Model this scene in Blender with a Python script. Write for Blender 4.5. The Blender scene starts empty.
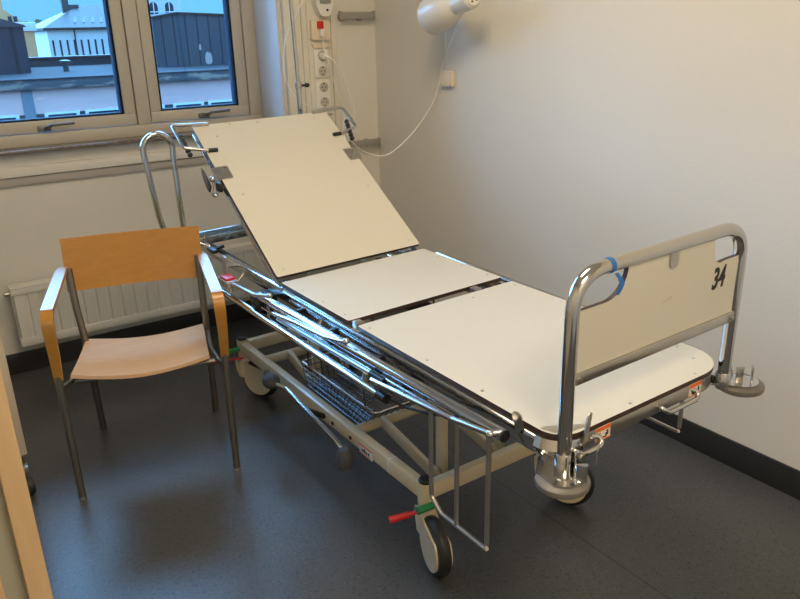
import bpy, bmesh, math, random
from mathutils import Vector, Matrix
random.seed(7)
SC = bpy.context.scene
COL = SC.collection
V = Vector
rad = math.radians

# ------------------------------------------------------------------ materials
def new_mat(name):
    m = bpy.data.materials.new(name); m.use_nodes = True
    nt = m.node_tree
    return m, nt, nt.nodes['Principled BSDF']

def plain(name, col, rough=0.5, metal=0.0, var=0.04, vscale=6.0, bump=0.0, bscale=80.0, spec=0.5, coat=0.0):
    m, nt, b = new_mat(name)
    tc = nt.nodes.new('ShaderNodeTexCoord')
    n = nt.nodes.new('ShaderNodeTexNoise'); n.inputs['Scale'].default_value = vscale; n.inputs['Detail'].default_value = 4
    nt.links.new(tc.outputs['Object'], n.inputs['Vector'])
    r = nt.nodes.new('ShaderNodeValToRGB')
    r.color_ramp.elements[0].position = 0.3; r.color_ramp.elements[1].position = 0.7
    r.color_ramp.elements[0].color = [c*(1-var) for c in col] + [1]
    r.color_ramp.elements[1].color = [min(1, c*(1+var)) for c in col] + [1]
    nt.links.new(n.outputs['Fac'], r.inputs['Fac'])
    nt.links.new(r.outputs['Color'], b.inputs['Base Color'])
    b.inputs['Roughness'].default_value = rough
    b.inputs['Metallic'].default_value = metal
    b.inputs['Specular IOR Level'].default_value = spec
    b.inputs['Coat Weight'].default_value = coat
    if bump > 0:
        n2 = nt.nodes.new('ShaderNodeTexNoise'); n2.inputs['Scale'].default_value = bscale; n2.inputs['Detail'].default_value = 3
        nt.links.new(tc.outputs['Object'], n2.inputs['Vector'])
        bp = nt.nodes.new('ShaderNodeBump'); bp.inputs['Strength'].default_value = bump; bp.inputs['Distance'].default_value = 0.01
        nt.links.new(n2.outputs['Fac'], bp.inputs['Height']); nt.links.new(bp.outputs['Normal'], b.inputs['Normal'])
    return m

def wood(name, c1, c2, scale=(2, 30, 30), rough=0.32):
    m, nt, b = new_mat(name)
    tc = nt.nodes.new('ShaderNodeTexCoord'); mp = nt.nodes.new('ShaderNodeMapping')
    mp.inputs['Scale'].default_value = scale
    n = nt.nodes.new('ShaderNodeTexNoise'); n.inputs['Scale'].default_value = 1.6; n.inputs['Detail'].default_value = 6; n.inputs['Distortion'].default_value = 1.2
    r = nt.nodes.new('ShaderNodeValToRGB')
    r.color_ramp.elements[0].position = 0.25; r.color_ramp.elements[1].position = 0.75
    r.color_ramp.elements[0].color = (*c1, 1); r.color_ramp.elements[1].color = (*c2, 1)
    nt.links.new(tc.outputs['Object'], mp.inputs['Vector']); nt.links.new(mp.outputs['Vector'], n.inputs['Vector'])
    nt.links.new(n.outputs['Fac'], r.inputs['Fac']); nt.links.new(r.outputs['Color'], b.inputs['Base Color'])
    b.inputs['Roughness'].default_value = rough
    b.inputs['Coat Weight'].default_value = 0.25; b.inputs['Coat Roughness'].default_value = 0.25
    return m

def floor_mat():
    m, nt, b = new_mat('slate_vinyl')
    tc = nt.nodes.new('ShaderNodeTexCoord')
    n = nt.nodes.new('ShaderNodeTexNoise'); n.inputs['Scale'].default_value = 2.2; n.inputs['Detail'].default_value = 5
    r = nt.nodes.new('ShaderNodeValToRGB')
    r.color_ramp.elements[0].position = .3; r.color_ramp.elements[1].position = .75
    r.color_ramp.elements[0].color = (.058, .061, .064, 1); r.color_ramp.elements[1].color = (.076, .079, .082, 1)
    nt.links.new(tc.outputs['Object'], n.inputs['Vector']); nt.links.new(n.outputs['Fac'], r.inputs['Fac'])
    # dark and pale speckles of the vinyl
    vo = nt.nodes.new('ShaderNodeTexNoise'); vo.inputs['Scale'].default_value = 130; vo.inputs['Detail'].default_value = 2
    nt.links.new(tc.outputs['Object'], vo.inputs['Vector'])
    sp = nt.nodes.new('ShaderNodeValToRGB')
    e = sp.color_ramp.elements
    e[0].position = .30; e[0].color = (.45, .45, .45, 1); e[1].position = .42; e[1].color = (1, 1, 1, 1)
    e2 = e.new(.62); e2.color = (1, 1, 1, 1); e3 = e.new(.72); e3.color = (1.5, 1.5, 1.5, 1)
    nt.links.new(vo.outputs['Fac'], sp.inputs['Fac'])
    mu = nt.nodes.new('ShaderNodeMixRGB'); mu.blend_type = 'MULTIPLY'; mu.inputs['Fac'].default_value = 1
    nt.links.new(r.outputs['Color'], mu.inputs['Color1']); nt.links.new(sp.outputs['Color'], mu.inputs['Color2'])
    # welded sheet seams running along y
    sx = nt.nodes.new('ShaderNodeSeparateXYZ'); nt.links.new(tc.outputs['Object'], sx.inputs['Vector'])
    last = mu.outputs['Color']
    for xs in (.868, 2.10):
        s1 = nt.nodes.new('ShaderNodeMath'); s1.operation = 'SUBTRACT'; s1.inputs[1].default_value = xs
        s2 = nt.nodes.new('ShaderNodeMath'); s2.operation = 'ABSOLUTE'
        s3 = nt.nodes.new('ShaderNodeMath'); s3.operation = 'LESS_THAN'; s3.inputs[1].default_value = .0022
        nt.links.new(sx.outputs['X'], s1.inputs[0]); nt.links.new(s1.outputs[0], s2.inputs[0]); nt.links.new(s2.outputs[0], s3.inputs[0])
        mm = nt.nodes.new('ShaderNodeMixRGB'); mm.inputs['Color2'].default_value = (.022, .024, .027, 1)
        nt.links.new(s3.outputs[0], mm.inputs['Fac']); nt.links.new(last, mm.inputs['Color1']); last = mm.outputs['Color']
    nt.links.new(last, b.inputs['Base Color'])
    b.inputs['Roughness'].default_value = .34
    b.inputs['Specular IOR Level'].default_value = .5
    n2 = nt.nodes.new('ShaderNodeTexNoise'); n2.inputs['Scale'].default_value = 160
    nt.links.new(tc.outputs['Object'], n2.inputs['Vector'])
    bp = nt.nodes.new('ShaderNodeBump'); bp.inputs['Strength'].default_value = .10; bp.inputs['Distance'].default_value = .004
    nt.links.new(n2.outputs['Fac'], bp.inputs['Height']); nt.links.new(bp.outputs['Normal'], b.inputs['Normal'])
    return m

def glass_mat():
    m = bpy.data.materials.new('window_glass'); m.use_nodes = True; nt = m.node_tree
    nt.nodes.remove(nt.nodes['Principled BSDF'])
    out = nt.nodes['Material Output']
    t = nt.nodes.new('ShaderNodeBsdfTransparent'); t.inputs['Color'].default_value = (.93, .96, .97, 1)
    g = nt.nodes.new('ShaderNodeBsdfGlossy'); g.inputs['Roughness'].default_value = .01
    f = nt.nodes.new('ShaderNodeFresnel'); f.inputs['IOR'].default_value = 1.35
    mx = nt.nodes.new('ShaderNodeMixShader')
    nt.links.new(f.outputs[0], mx.inputs[0]); nt.links.new(t.outputs[0], mx.inputs[1]); nt.links.new(g.outputs[0], mx.inputs[2])
    nt.links.new(mx.outputs[0], out.inputs['Surface'])
    return m

def emit_mat(name, col, s):
    m = bpy.data.materials.new(name); m.use_nodes = True; nt = m.node_tree
    nt.nodes.remove(nt.nodes['Principled BSDF'])
    e = nt.nodes.new('ShaderNodeEmission'); e.inputs['Color'].default_value = (*col, 1); e.inputs['Strength'].default_value = s
    nt.links.new(e.outputs[0], nt.nodes['Material Output'].inputs['Surface'])
    return m

def cladding(name, col, dark, step, axis='X', rough=.5):
    """standing-seam sheet metal: thin darker lines every step metres"""
    m, nt, b = new_mat(name)
    tc = nt.nodes.new('ShaderNodeTexCoord'); sx = nt.nodes.new('ShaderNodeSeparateXYZ')
    nt.links.new(tc.outputs['Object'], sx.inputs['Vector'])
    d = nt.nodes.new('ShaderNodeMath'); d.operation = 'DIVIDE'; d.inputs[1].default_value = step
    f = nt.nodes.new('ShaderNodeMath'); f.operation = 'FRACT'
    l = nt.nodes.new('ShaderNodeMath'); l.operation = 'LESS_THAN'; l.inputs[1].default_value = .14
    nt.links.new(sx.outputs[axis], d.inputs[0]); nt.links.new(d.outputs[0], f.inputs[0]); nt.links.new(f.outputs[0], l.inputs[0])
    n = nt.nodes.new('ShaderNodeTexNoise'); n.inputs['Scale'].default_value = .7
    nt.links.new(tc.outputs['Object'], n.inputs['Vector'])
    r = nt.nodes.new('ShaderNodeValToRGB')
    r.color_ramp.elements[0].color = (*[c*.8 for c in col], 1); r.color_ramp.elements[1].color = (*[c*1.2 for c in col], 1)
    nt.links.new(n.outputs['Fac'], r.inputs['Fac'])
    b.inputs['Specular IOR Level'].default_value = .15
    mx = nt.nodes.new('ShaderNodeMixRGB'); mx.inputs['Color2'].default_value = (*dark, 1)
    nt.links.new(l.outputs[0], mx.inputs['Fac']); nt.links.new(r.outputs['Color'], mx.inputs['Color1'])
    nt.links.new(mx.outputs['Color'], b.inputs['Base Color']); b.inputs['Roughness'].default_value = rough
    return m

def peeling(name, base, peel):
    m, nt, b = new_mat(name)
    tc = nt.nodes.new('ShaderNodeTexCoord'); mp = nt.nodes.new('ShaderNodeMapping'); mp.inputs['Scale'].default_value = (.55, 1, 2.2)
    n = nt.nodes.new('ShaderNodeTexNoise'); n.inputs['Scale'].default_value = 1.0; n.inputs['Detail'].default_value = 8; n.inputs['Roughness'].default_value = .65
    nt.links.new(tc.outputs['Object'], mp.inputs['Vector']); nt.links.new(mp.outputs['Vector'], n.inputs['Vector'])
    r = nt.nodes.new('ShaderNodeValToRGB')
    r.color_ramp.elements[0].position = .50; r.color_ramp.elements[0].color = (*base, 1)
    r.color_ramp.elements[1].position = .56; r.color_ramp.elements[1].color = (*peel, 1)
    nt.links.new(n.outputs['Fac'], r.inputs['Fac']); nt.links.new(r.outputs['Color'], b.inputs['Base Color'])
    b.inputs['Roughness'].default_value = .7
    return m

M = dict(
    wall=plain('painted_wall', (.72, .69, .62), .75, var=.012, vscale=2, bump=.10, bscale=120, spec=.25),
    reveal_lit=plain('blue_lit_reveal_gloss', (.72, .80, .90), .22, var=.01),  # blue window light on the reveal is put into this base colour
    ceil=plain('ceiling_paint', (.78, .77, .74), .85, spec=.2),
    floor=floor_mat(),
    base=plain('black_vinyl_skirting', (.022, .022, .023), .42),
    frame=plain('cream_window_paint', (.52, .475, .395), .38, var=.015),
    gasket=plain('dark_gasket', (.015, .022, .04), .9, spec=.1),
    glass=glass_mat(),
    sill=plain('dark_stone_sill', (.16, .13, .11), .18, var=.25, vscale=60),
    shade_scuff=plain('shade_scuff_grey', (.42, .39, .35), .55),
    rad=plain('radiator_enamel', (.74, .71, .64), .4, var=.01),
    trunk=plain('trunking_plastic', (.74, .69, .58), .38, var=.01),
    trunk2=plain('trunking_groove', (.50, .46, .38), .5),
    white=plain('white_plastic', (.80, .77, .70), .32, var=.01),
    ivory=plain('ivory_plastic', (.78, .66, .48), .38, var=.01),
    lampw=plain('lamp_enamel', (.74, .70, .62), .3, var=.01),
    red=plain('red_plastic', (.62, .012, .018), .35),
    green=plain('green_plastic', (.012, .24, .075), .4),
    dark=plain('black_plastic', (.012, .012, .013), .4),
    chrome=plain('chrome', (.60, .60, .60), .11, 1.0, var=.02),
    steel=plain('brushed_steel', (.56, .54, .50), .28, 1.0, var=.05, vscale=20),
    wire=plain('dark_chrome_wire', (.17, .17, .18), .25, 1.0),
    bumper=plain('grey_bumper_rubber', (.15, .142, .13), .38),
    ball=plain('grey_rubber', (.075, .075, .08), .6),
    rubber=plain('tyre_rubber', (.018, .018, .018), .5),
    cream=plain('cream_enamel', (.72, .61, .41), .30, var=.015, coat=.2),
    board=plain('cream_laminate', (0.6162, 0.5992, 0.5244), .30, var=.012, vscale=2),
    core=plain('dark_laminate_core', (.045, .022, .016), .5),
    tape=plain('blue_tape', (.02, .16, .50), .55),
    orange=plain('orange_sticker', (.85, .17, .03), .45),
    sticker=plain('white_sticker', (.78, .76, .72), .45),
    ink=plain('black_ink', (.012, .012, .012), .5),
    birch=wood('varnished_birch', (.42, .185, .024), (.50, .235, .036), (3, 26, 26)),
    seatw=wood('pale_birch_seat', (.60, .365, .185), (.68, .44, .25), (3, 26, 26)),
    chairtube=plain('grey_steel_tube', (.24, .22, .185), .36, .85),
    dgrey=plain('dull_handle_metal', (.16, .155, .15), .4, .6),
    grey=plain('grey_rail', (.36, .34, .30), .42, .3),
    cord=plain('white_cord', (.80, .77, .72), .4),
    doorw=wood('door_lacquered_wood', (.62, .43, .24), (.68, .49, .29), (26, 26, 2), .4),
    doorg=plain('door_grey_green', (.42, .42, .35), .5),
    cab=plain('cabinet_laminate', (.62, .53, .40), .4),
    plaster=plain('pale_plaster', (0.6521, 0.3993, 0.3672), .85, var=.04, vscale=.5),
    fascia=peeling('peeling_fascia', (0.0432, 0.0538, 0.0666), (0.2304, 0.1904, 0.1573)),
    roofpale=plain('pale_roof_felt', (0.0308, 0.0347, 0.0414), .9, var=.15, vscale=.35, spec=.1),
    parapet=plain('parapet_sheet', (0.0139, 0.0214, 0.0327), .5, var=.15, vscale=.5),
    clad=cladding('brown_grey_cladding', (0.0382, 0.0576, 0.0725), (0.0138, 0.0227, 0.0317), .62),
    cladl=cladding('dark_sheet_cladding', (0.0168, 0.0279, 0.0432), (0.0078, 0.0135, 0.0224), 1.25),
    patch=plain('pale_patch', (0.3432, 0.2860, 0.2475), .7),
    wfwhite=plain('outdoor_white_frame', (0.6071, 0.6564, 0.7023), .5),
    wglass=plain('dark_window_glass', (0.0180, 0.0286, 0.0459), .08, spec=.8),
    facade=plain('white_facade', (0.4219, 0.4678, 0.4675), .85, var=.03, vscale=.3),
    facadeo=plain('ochre_facade', (0.4642, 0.2352, 0.1037), .85, var=.05, vscale=.3),
    roofblue=cladding('grey_sheet_roof', (0.0270, 0.0281, 0.0294), (0.0216, 0.0225, 0.0243), 1.4, rough=.45),
    chim=plain('chimney_brick', (0.0480, 0.0425, 0.0450), .8, var=.1, vscale=3),
    leaf=plain('tree_leaf', (0.0210, 0.0275, 0.0135), .8, var=.4, vscale=1.5),
    pil=plain('blue_grey_render', (.16, .19, .22), .85),
    ground=plain('street_asphalt', (0.0500, 0.0500, 0.0550), .9),
    lampglow=emit_mat('lit_diffuser', (1.0, .80, .55), 6.0),
)

# ------------------------------------------------------------------ mesh builder
class MB:
    def __init__(self):
        self.bm = bmesh.new()
    def _mark(self, n0, mi):
        self.bm.faces.ensure_lookup_table()
        for f in self.bm.faces[n0:]:
            f.material_index = mi
    def box(self, x0, x1, y0, y1, z0, z1, bev=0.0, mi=0, rot=None, about=None, seg=2):
        t = bmesh.new()
        bmesh.ops.create_cube(t, size=1)
        for v in t.verts:
            v.co = V(((x0+x1)/2 + v.co.x*(x1-x0), (y0+y1)/2 + v.co.y*(y1-y0), (z0+z1)/2 + v.co.z*(z1-z0)))
        if bev > 0:
            bmesh.ops.bevel(t, geom=t.edges[:], offset=bev, segments=seg, affect='EDGES', profile=.5)
        if rot is not None:
            a = V(about) if about is not None else V(((x0+x1)/2, (y0+y1)/2, (z0+z1)/2))
            for v in t.verts: v.co = a + rot @ (v.co - a)
        return self.merge(t, mi)
    def merge(self, t, mi=0):
        n0 = len(self.bm.faces)
        vm = {v: self.bm.verts.new(v.co) for v in t.verts}
        for f in t.faces:
            try:
                g = self.bm.faces.new([vm[v] for v in f.verts]); g.material_index = mi if mi >= 0 else f.material_index
            except ValueError: pass
        t.free(); return self
    def tube(self, pts, r, bend=0.0, n=12, cap=True, mi=0, closed=False, seg=6):
        """round tube through pts, corners rounded with radius bend"""
        P = [V(p) for p in pts]
        rr = r if isinstance(r, (list, tuple)) else None
        path = []
        if bend > 0 and not rr:
            m = len(P)
            for i, p in enumerate(P):
                if not closed and (i == 0 or i == m-1): path.append(p); continue
                a, b = P[i-1], P[(i+1) % m]
                da, db = (a-p), (b-p)
                ang = da.angle(db)
                if ang > rad(176): path.append(p); continue
                d = min(bend/math.tan(ang/2), da.length*.49, db.length*.49)
                s, e = p+da.normalized()*d, p+db.normalized()*d
                for k in range(seg+1):
                    t = k/seg
                    path.append(s*(1-t)**2 + p*2*t*(1-t) + e*t*t)
        else: path = P
        m = len(path)
        tang = []
        for i in range(m):
            if closed: tg = path[(i+1) % m]-path[i-1]
            else: tg = path[min(i+1, m-1)]-path[max(i-1, 0)]
            tang.append(tg.normalized())
        up = V((0, 0, 1)) if abs(tang[0].z) < .9 else V((1, 0, 0))
        nrm = (up - tang[0]*up.dot(tang[0])).normalized()
        rings = []
        for i in range(m):
            if i: nrm = (nrm - tang[i]*nrm.dot(tang[i])).normalized()
            bn = tang[i].cross(nrm)
            ri = rr[i] if rr else r
            rings.append([self.bm.verts.new(path[i] + (nrm*math.cos(2*math.pi*k/n) + bn*math.sin(2*math.pi*k/n))*ri) for k in range(n)])
        n0 = len(self.bm.faces)
        for i in range(m if closed else m-1):
            A, B = rings[i], rings[(i+1) % m]
            for k in range(n):
                self.bm.faces.new((A[k], A[(k+1) % n], B[(k+1) % n], B[k])).material_index = mi
        if cap and not closed:
            self.bm.faces.new(rings[0][::-1]).material_index = mi
            self.bm.faces.new(rings[-1]).material_index = mi
        return self
    def bar(self, a, b, w, h, up=(0, 0, 1), bev=.004, mi=0):
        """rectangular tube from a to b, w wide, h tall along up"""
        a, b = V(a), V(b); d = b-a; L = d.length; d.normalize()
        u = V(up); u = (u - d*u.dot(d)).normalized(); s = d.cross(u)
        t = bmesh.new(); bmesh.ops.create_cube(t, size=1)
        for v in t.verts: v.co = V((v.co.x*L, v.co.y*w, v.co.z*h))
        if bev: bmesh.ops.bevel(t, geom=t.edges[:], offset=bev, segments=2, affect='EDGES', profile=.5)
        mid = (a+b)/2
        for v in t.verts: v.co = mid + d*v.co.x + s*v.co.y + u*v.co.z
        return self.merge(t, mi)
    def lathe(self, prof, base=(0, 0, 0), axis=(0, 0, 1), n=28, mi=0):
        """prof: list of (radius, height) along axis"""
        ax = V(axis).normalized(); u = V((1, 0, 0)) if abs(ax.x) < .9 else V((0, 1, 0))
        u = (u - ax*u.dot(ax)).normalized(); w = ax.cross(u); o = V(base)
        rings = []
        for r, h in prof:
            if r < 1e-5: rings.append([self.bm.verts.new(o+ax*h)])
            else: rings.append([self.bm.verts.new(o+ax*h+(u*math.cos(2*math.pi*k/n)+w*math.sin(2*math.pi*k/n))*r) for k in range(n)])
        for A, B in zip(rings, rings[1:]):
            for k in range(n):
                a0, a1 = A[k % len(A)], A[(k+1) % len(A)]; b0, b1 = B[k % len(B)], B[(k+1) % len(B)]
                f = [x for i, x in enumerate((a0, a1, b1, b0)) if x not in (a0, a1, b1, b0)[:i]]
                if len(f) >= 3:
                    try: self.bm.faces.new(f).material_index = mi
                    except ValueError: pass
        for R, flip in ((rings[0], True), (rings[-1], False)):
            if len(R) > 2:
                self.bm.faces.new(R[::-1] if flip else R).material_index = mi
        return self
    def prism(self, poly, o, ux, uy, depth, mi=0, side_mi=None, bev=0.0):
        """polygon in plane (o,ux,uy) extruded by depth vector"""
        o, ux, uy, d = V(o), V(ux), V(uy), V(depth)
        t = bmesh.new()
        bot = [t.verts.new(o+ux*x+uy*y) for x, y in poly]
        top = [t.verts.new(v.co+d) for v in bot]
        f1 = t.faces.new(bot); f2 = t.faces.new(top[::-1])
        f1.material_index = f2.material_index = mi
        m = len(poly)
        for i in range(m):
            f = t.faces.new((bot[i], top[i], top[(i+1) % m], bot[(i+1) % m])); f.material_index = mi if side_mi is None else side_mi
        bmesh.ops.recalc_face_normals(t, faces=t.faces[:])
        return self.merge(t, -1)
    def ball(self, c, r, sc=(1, 1, 1), mi=0, n=18):
        t = bmesh.new(); bmesh.ops.create_uvsphere(t, u_segments=n, v_segments=n//2+2, radius=r)
        for v in t.verts: v.co = V(c)+V((v.co.x*sc[0], v.co.y*sc[1], v.co.z*sc[2]))
        return self.merge(t, mi)
    def sheet(self, rows, thick, mi=0):
        """grid of points thickened along its normals"""
        t = bmesh.new()
        g = [[t.verts.new(V(p)) for p in r] for r in rows]
        for a, b in zip(g, g[1:]):
            for i in range(len(a)-1): t.faces.new((a[i], a[i+1], b[i+1], b[i]))
        bmesh.ops.recalc_face_normals(t, faces=t.faces[:])
        bmesh.ops.solidify(t, geom=t.faces[:], thickness=thick)
        bmesh.ops.recalc_face_normals(t, faces=t.faces[:])
        return self.merge(t, mi)
    def build(self, name, mats, parent=None, tilt=False, sharp=38):
        if not isinstance(mats, (list, tuple)): mats = [mats]
        bm = self.bm
        bmesh.ops.recalc_face_normals(bm, faces=bm.faces[:])
        org = world_of(parent) if parent else V((0, 0, 0))
        if tilt:
            for v in bm.verts: v.co.z += .019*(v.co.x-1.03)
        if parent is None:
            xs = [v.co for v in bm.verts]
            lo = V([min(c[i] for c in xs) for i in range(3)]); hi = V([max(c[i] for c in xs) for i in range(3)])
            org = V(((lo.x+hi.x)/2, (lo.y+hi.y)/2, lo.z))
        for v in bm.verts: v.co -= org
        for f in bm.faces: f.smooth = True
        for e in bm.edges:
            if len(e.link_faces) == 2 and e.link_faces[0].normal.angle(e.link_faces[1].normal, 3.14) > rad(sharp): e.smooth = False
        me = bpy.data.meshes.new(name); bm.to_mesh(me); bm.free()
        for m in mats: me.materials.append(M[m] if isinstance(m, str) else m)
        o = bpy.data.objects.new(name, me); COL.objects.link(o)
        if parent: o.parent = parent
        else: o.location = org
        return o

def world_of(o):
    p = V(o.location)
    while o.parent: o = o.parent; p += V(o.location)
    return p
def tag(o, label, cat, group=None):
    o['label'] = label; o['category'] = cat
    if group: o['group'] = group
    return o
def thing(name, label, cat, loc, group=None):
    o = bpy.data.objects.new(name, None); COL.objects.link(o); o.location = loc; o.empty_display_size = .1
    return tag(o, label, cat, group)
def struct(o):
    o['kind'] = 'structure'; return o
def arc(cx, cy, r, a0, a1, n=8):
    return [(cx+r*math.cos(rad(a0+(a1-a0)*k/n)), cy+r*math.sin(rad(a0+(a1-a0)*k/n))) for k in range(n+1)]
def rrect(x0, x1, y0, y1, r, n=6):
    return arc(x1-r, y0+r, r, -90, 0, n)+arc(x1-r, y1-r, r, 0, 90, n)+arc(x0+r, y1-r, r, 90, 180, n)+arc(x0+r, y0+r, r, 180, 270, n)
def text_on(name, body, size, o, ux, uy, n, mat, parent, xs=1.0, shear=0.0, bold=0.0):
    cu = bpy.data.curves.new(name, 'FONT'); cu.body = body; cu.size = size; cu.extrude = .0006; cu.shear = shear; cu.offset = bold
    tmp = bpy.data.objects.new(name, cu); COL.objects.link(tmp)
    dg = bpy.context.evaluated_depsgraph_get()
    me = bpy.data.meshes.new_from_object(tmp.evaluated_get(dg))
    bpy.data.objects.remove(tmp)
    ux, uy, n = V(ux).normalized(), V(uy).normalized(), V(n).normalized()
    w = world_of(parent)
    for v in me.vertices:
        c = v.co.copy(); v.co = V(o)+ux*c.x*xs+uy*c.y+n*c.z - w
    me.materials.clear(); me.materials.append(M[mat])
    ob = bpy.data.objects.new(name, me); COL.objects.link(ob); ob.parent = parent
    return ob

# ------------------------------------------------------------------ room shell
XR, YW, YN, YF, XN = 2.258, 3.51, 3.70, 3.80, 1.70     # right wall, main window wall, niche wall, window frame, niche reveal
XL, YB, ZC = -.95, -1.35, 2.80
struct(MB().box(XL, XR, YB, YN+.02, -.08, 0).build('floor', 'floor'))
struct(MB().box(XL, XR, YB, YF+.25, ZC, ZC+.08).build('ceiling', 'ceil'))
struct(MB().box(XR, XR+.1, YB, YF+.25, 0, ZC).build('wall_right', 'wall'))
struct(MB().box(XL-.1, XL, YB, YF+.25, 0, ZC).build('wall_left', 'wall'))
struct(MB().box(XL, XR, YB-.1, YB, 0, ZC).build('wall_back', 'wall'))
ww = MB()
ww.box(XN, XR, YW, YF+.25, 0, ZC)                     # pier right of the window niche
ww.box(XL, XN, YN, YF+.25, 0, 1.025)                  # under the window
ww.box(XL, XN, YF-.03, YF+.25, 2.30, ZC)              # lintel
ww.box(XL, -.62, YF-.03, YF+.25, 1.025, 2.30)
struct(ww.build('wall_window', 'wall'))
struct(MB().box(XN-.008, XN-.0005, YW+.002, YF-.03, 1.045, 2.298, bev=.001).build('trim_3', 'reveal_lit'))  # thin panel added over the reveal to carry the painted blue light
bb = MB(); bb.box(XR-.010, XR, YB, YW, 0, .103, bev=.003)
struct(bb.build('baseboard_right', 'base'))
bb = MB(); bb.box(XL, XN, YN-.010, YN, 0, .103, bev=.003); bb.box(XN, XR-.01, YW-.010, YW, 0, .103, bev=.003); bb.box(XN-.010, XN, YW-.010, YN-.01, 0, .103, bev=.003)
struct(bb.build('baseboard_window', 'base'))
# sill, ledge on the lower wall, grey strip painting the shadow beneath it
sl = MB(); sl.box(XL, XN-.002, 3.645, YF-.03, 1.026, 1.043, bev=.004)
struct(sl.build('trim_1', 'sill'))
dk = MB(); dk.box(XL, XN-.002, 3.672, YN, .925, .968, bev=.003); dk.box(XL, XN-.002, 3.684, YN, .885, .922, bev=.002, mi=1)
struct(dk.build('trim_2', ['wall', 'shade_scuff']))

# window: one frame, three casements
wf = MB()
Z0, Z1 = 1.036, 2.30
yf0, yf1 = 3.775, 3.86
for z0, z1 in ((Z0, 1.094), (2.24, Z1)): wf.box(-.62, XN-.002, yf0, yf1, z0, z1, bev=.004)
for x0, x1 in ((-.62, -.55), (-.03, .04), (1.038, 1.102), (1.628, XN-.002)): wf.box(x0, x1, yf0, yf1, 1.094, 2.24, bev=.004)
win = struct(wf.build('window_1', 'frame'))
def casement(x0, x1, hx=None):
    s = MB(); sw = .053
    y0, y1 = 3.782, 3.85
    s.box(x0, x1, y0, y1, 1.098, 1.150, bev=.004); s.box(x0, x1, y0, y1, 2.184, 2.236, bev=.004)
    s.box(x0, x0+sw, y0, y1, 1.150, 2.184, bev=.004); s.box(x1-sw, x1, y0, y1, 1.150, 2.184, bev=.004)
    so = s.build('sash', 'frame', win)
    g = MB(); a, b = x0+sw, x1-sw
    for q in ((a, b, 1.150, 1.158), (a, b, 2.176, 2.184)): g.box(q[0], q[1], 3.792, 3.8505, q[2], q[3])
    for q in ((a, a+.010), (b-.010, b)): g.box(q[0], q[1], 3.792, 3.8505, 1.158, 2.176)
    g.build('gasket', 'gasket', so)
    MB().box(a+.008, b-.008, 3.812, 3.818, 1.156, 2.178).build('glass', 'glass', so)
    if hx:
        h = MB(); h.box(hx-.028, hx+.028, 3.768, 3.784, 1.100, 1.126, bev=.004)
        h.tube([(hx+.005, 3.770, 1.115), (hx+.008, 3.742, 1.122), (hx+.03, 3.735, 1.132), (hx+.125, 3.735, 1.134)], .0075, bend=.014, n=10)
        h.build('window_handle', 'dgrey', win)
    for zz in (1.118, 1.134):
        MB().lathe([(.004, 0), (.004, .002), (0, .003)], (x1-.018, 3.782, zz), (0, -1, 0), n=8).build('screw', 'steel', so)
        MB().lathe([(.004, 0), (.004, .002), (0, .003)], (x0+.012, 3.782, zz), (0, -1, 0), n=8).build('screw', 'steel', so)
casement(-.546, -.034)
casement(.044, 1.034, .612)
casement(1.106, 1.624, 1.372)

# door frame standing just left of the camera (partition end)
dr = MB()
dr.box(.034, .067, 1.12, 1.19, 0, 2.12, bev=.003)
dr.box(-.041, .004, 1.115, 1.19, 0, 2.12, bev=.003)
dr.box(.004, .034, 1.150, 1.19, 0, 2.12, mi=1)
struct(dr.build('door_1', ['doorw', 'doorg']))
pw = MB(); pw.box(XL, -.035, 1.13, 1.18, 0, ZC); pw.box(-.035, .078, 1.13, 1.18, 2.12, ZC)
struct(pw.build('wall_partition', 'wall'))

# ------------------------------------------------------------------ ceiling lamp (lights the room)
for lx, ly, pw_, lab in ((1.0, 1.70, 14.5, 'square ceiling light with a warm lit diffuser above the middle of the bed'), (.55, -.65, 27.0, 'square ceiling light with a warm lit diffuser near the door end of the room')):
    cl = thing('ceiling_light', lab, 'light', (lx, ly, ZC-.07))
    b = MB(); b.box(lx-.42, lx+.42, ly-.42, ly+.42, ZC-.035, ZC-.0005, bev=.008); b.build('housing', 'white', cl)
    b = MB(); b.box(lx-.40, lx+.40, ly-.40, ly+.40, ZC-.07, ZC-.035, bev=.012); b.build('diffuser', 'lampglow', cl)
    ld = bpy.data.lights.new('ceiling_lamp_light', 'AREA'); ld.shape = 'SQUARE'; ld.size = .78
    ld.energy = pw_; ld.color = (1.0, .82, .57)
    lo = bpy.data.objects.new('ceiling_lamp_light', ld); COL.objects.link(lo); lo.location = (lx, ly, ZC-.075)

# ------------------------------------------------------------------ radiator
RX0, RX1, RY0, RY1, RZ0, RZ1 = .315, 1.62, 3.585, 3.655, .165, .452
ra = thing('radiator', 'white flat ribbed radiator low on the wall under the window', 'radiator', ((RX0+RX1)/2, 3.62, RZ0))
p = MB(); nseg = 22; pts = []
for k in range(nseg):
    xa = RX0+.008+(RX1-RX0-.016)*k/nseg; w = (RX1-RX0-.016)/nseg
    pts += [(xa+.004, RY0), (xa+w*.78, RY0), (xa+w*.84, RY0+.007), (xa+w*.98, RY0+.007)]
poly = pts+[(RX1-.008, RY0+.02), (RX0+.008, RY0+.02)]
p.prism(poly, (0, 0, RZ0+.04), (1, 0, 0), (0, 1, 0), (0, 0, RZ1-RZ0-.075))
p.box(RX0, RX1, RY0-.004, RY0+.024, RZ0, RZ0+.042, bev=.006); p.box(RX0, RX1, RY0-.004, RY0+.024, RZ1-.040, RZ1-.008, bev=.006)
p.build('front_panel', 'rad', ra)
p = MB(); p.box(RX0+.004, RX1-.004, RY0+.026, RY1, RZ0+.01, RZ1-.012, bev=.005); p.build('back_panel', 'rad', ra)
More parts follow.
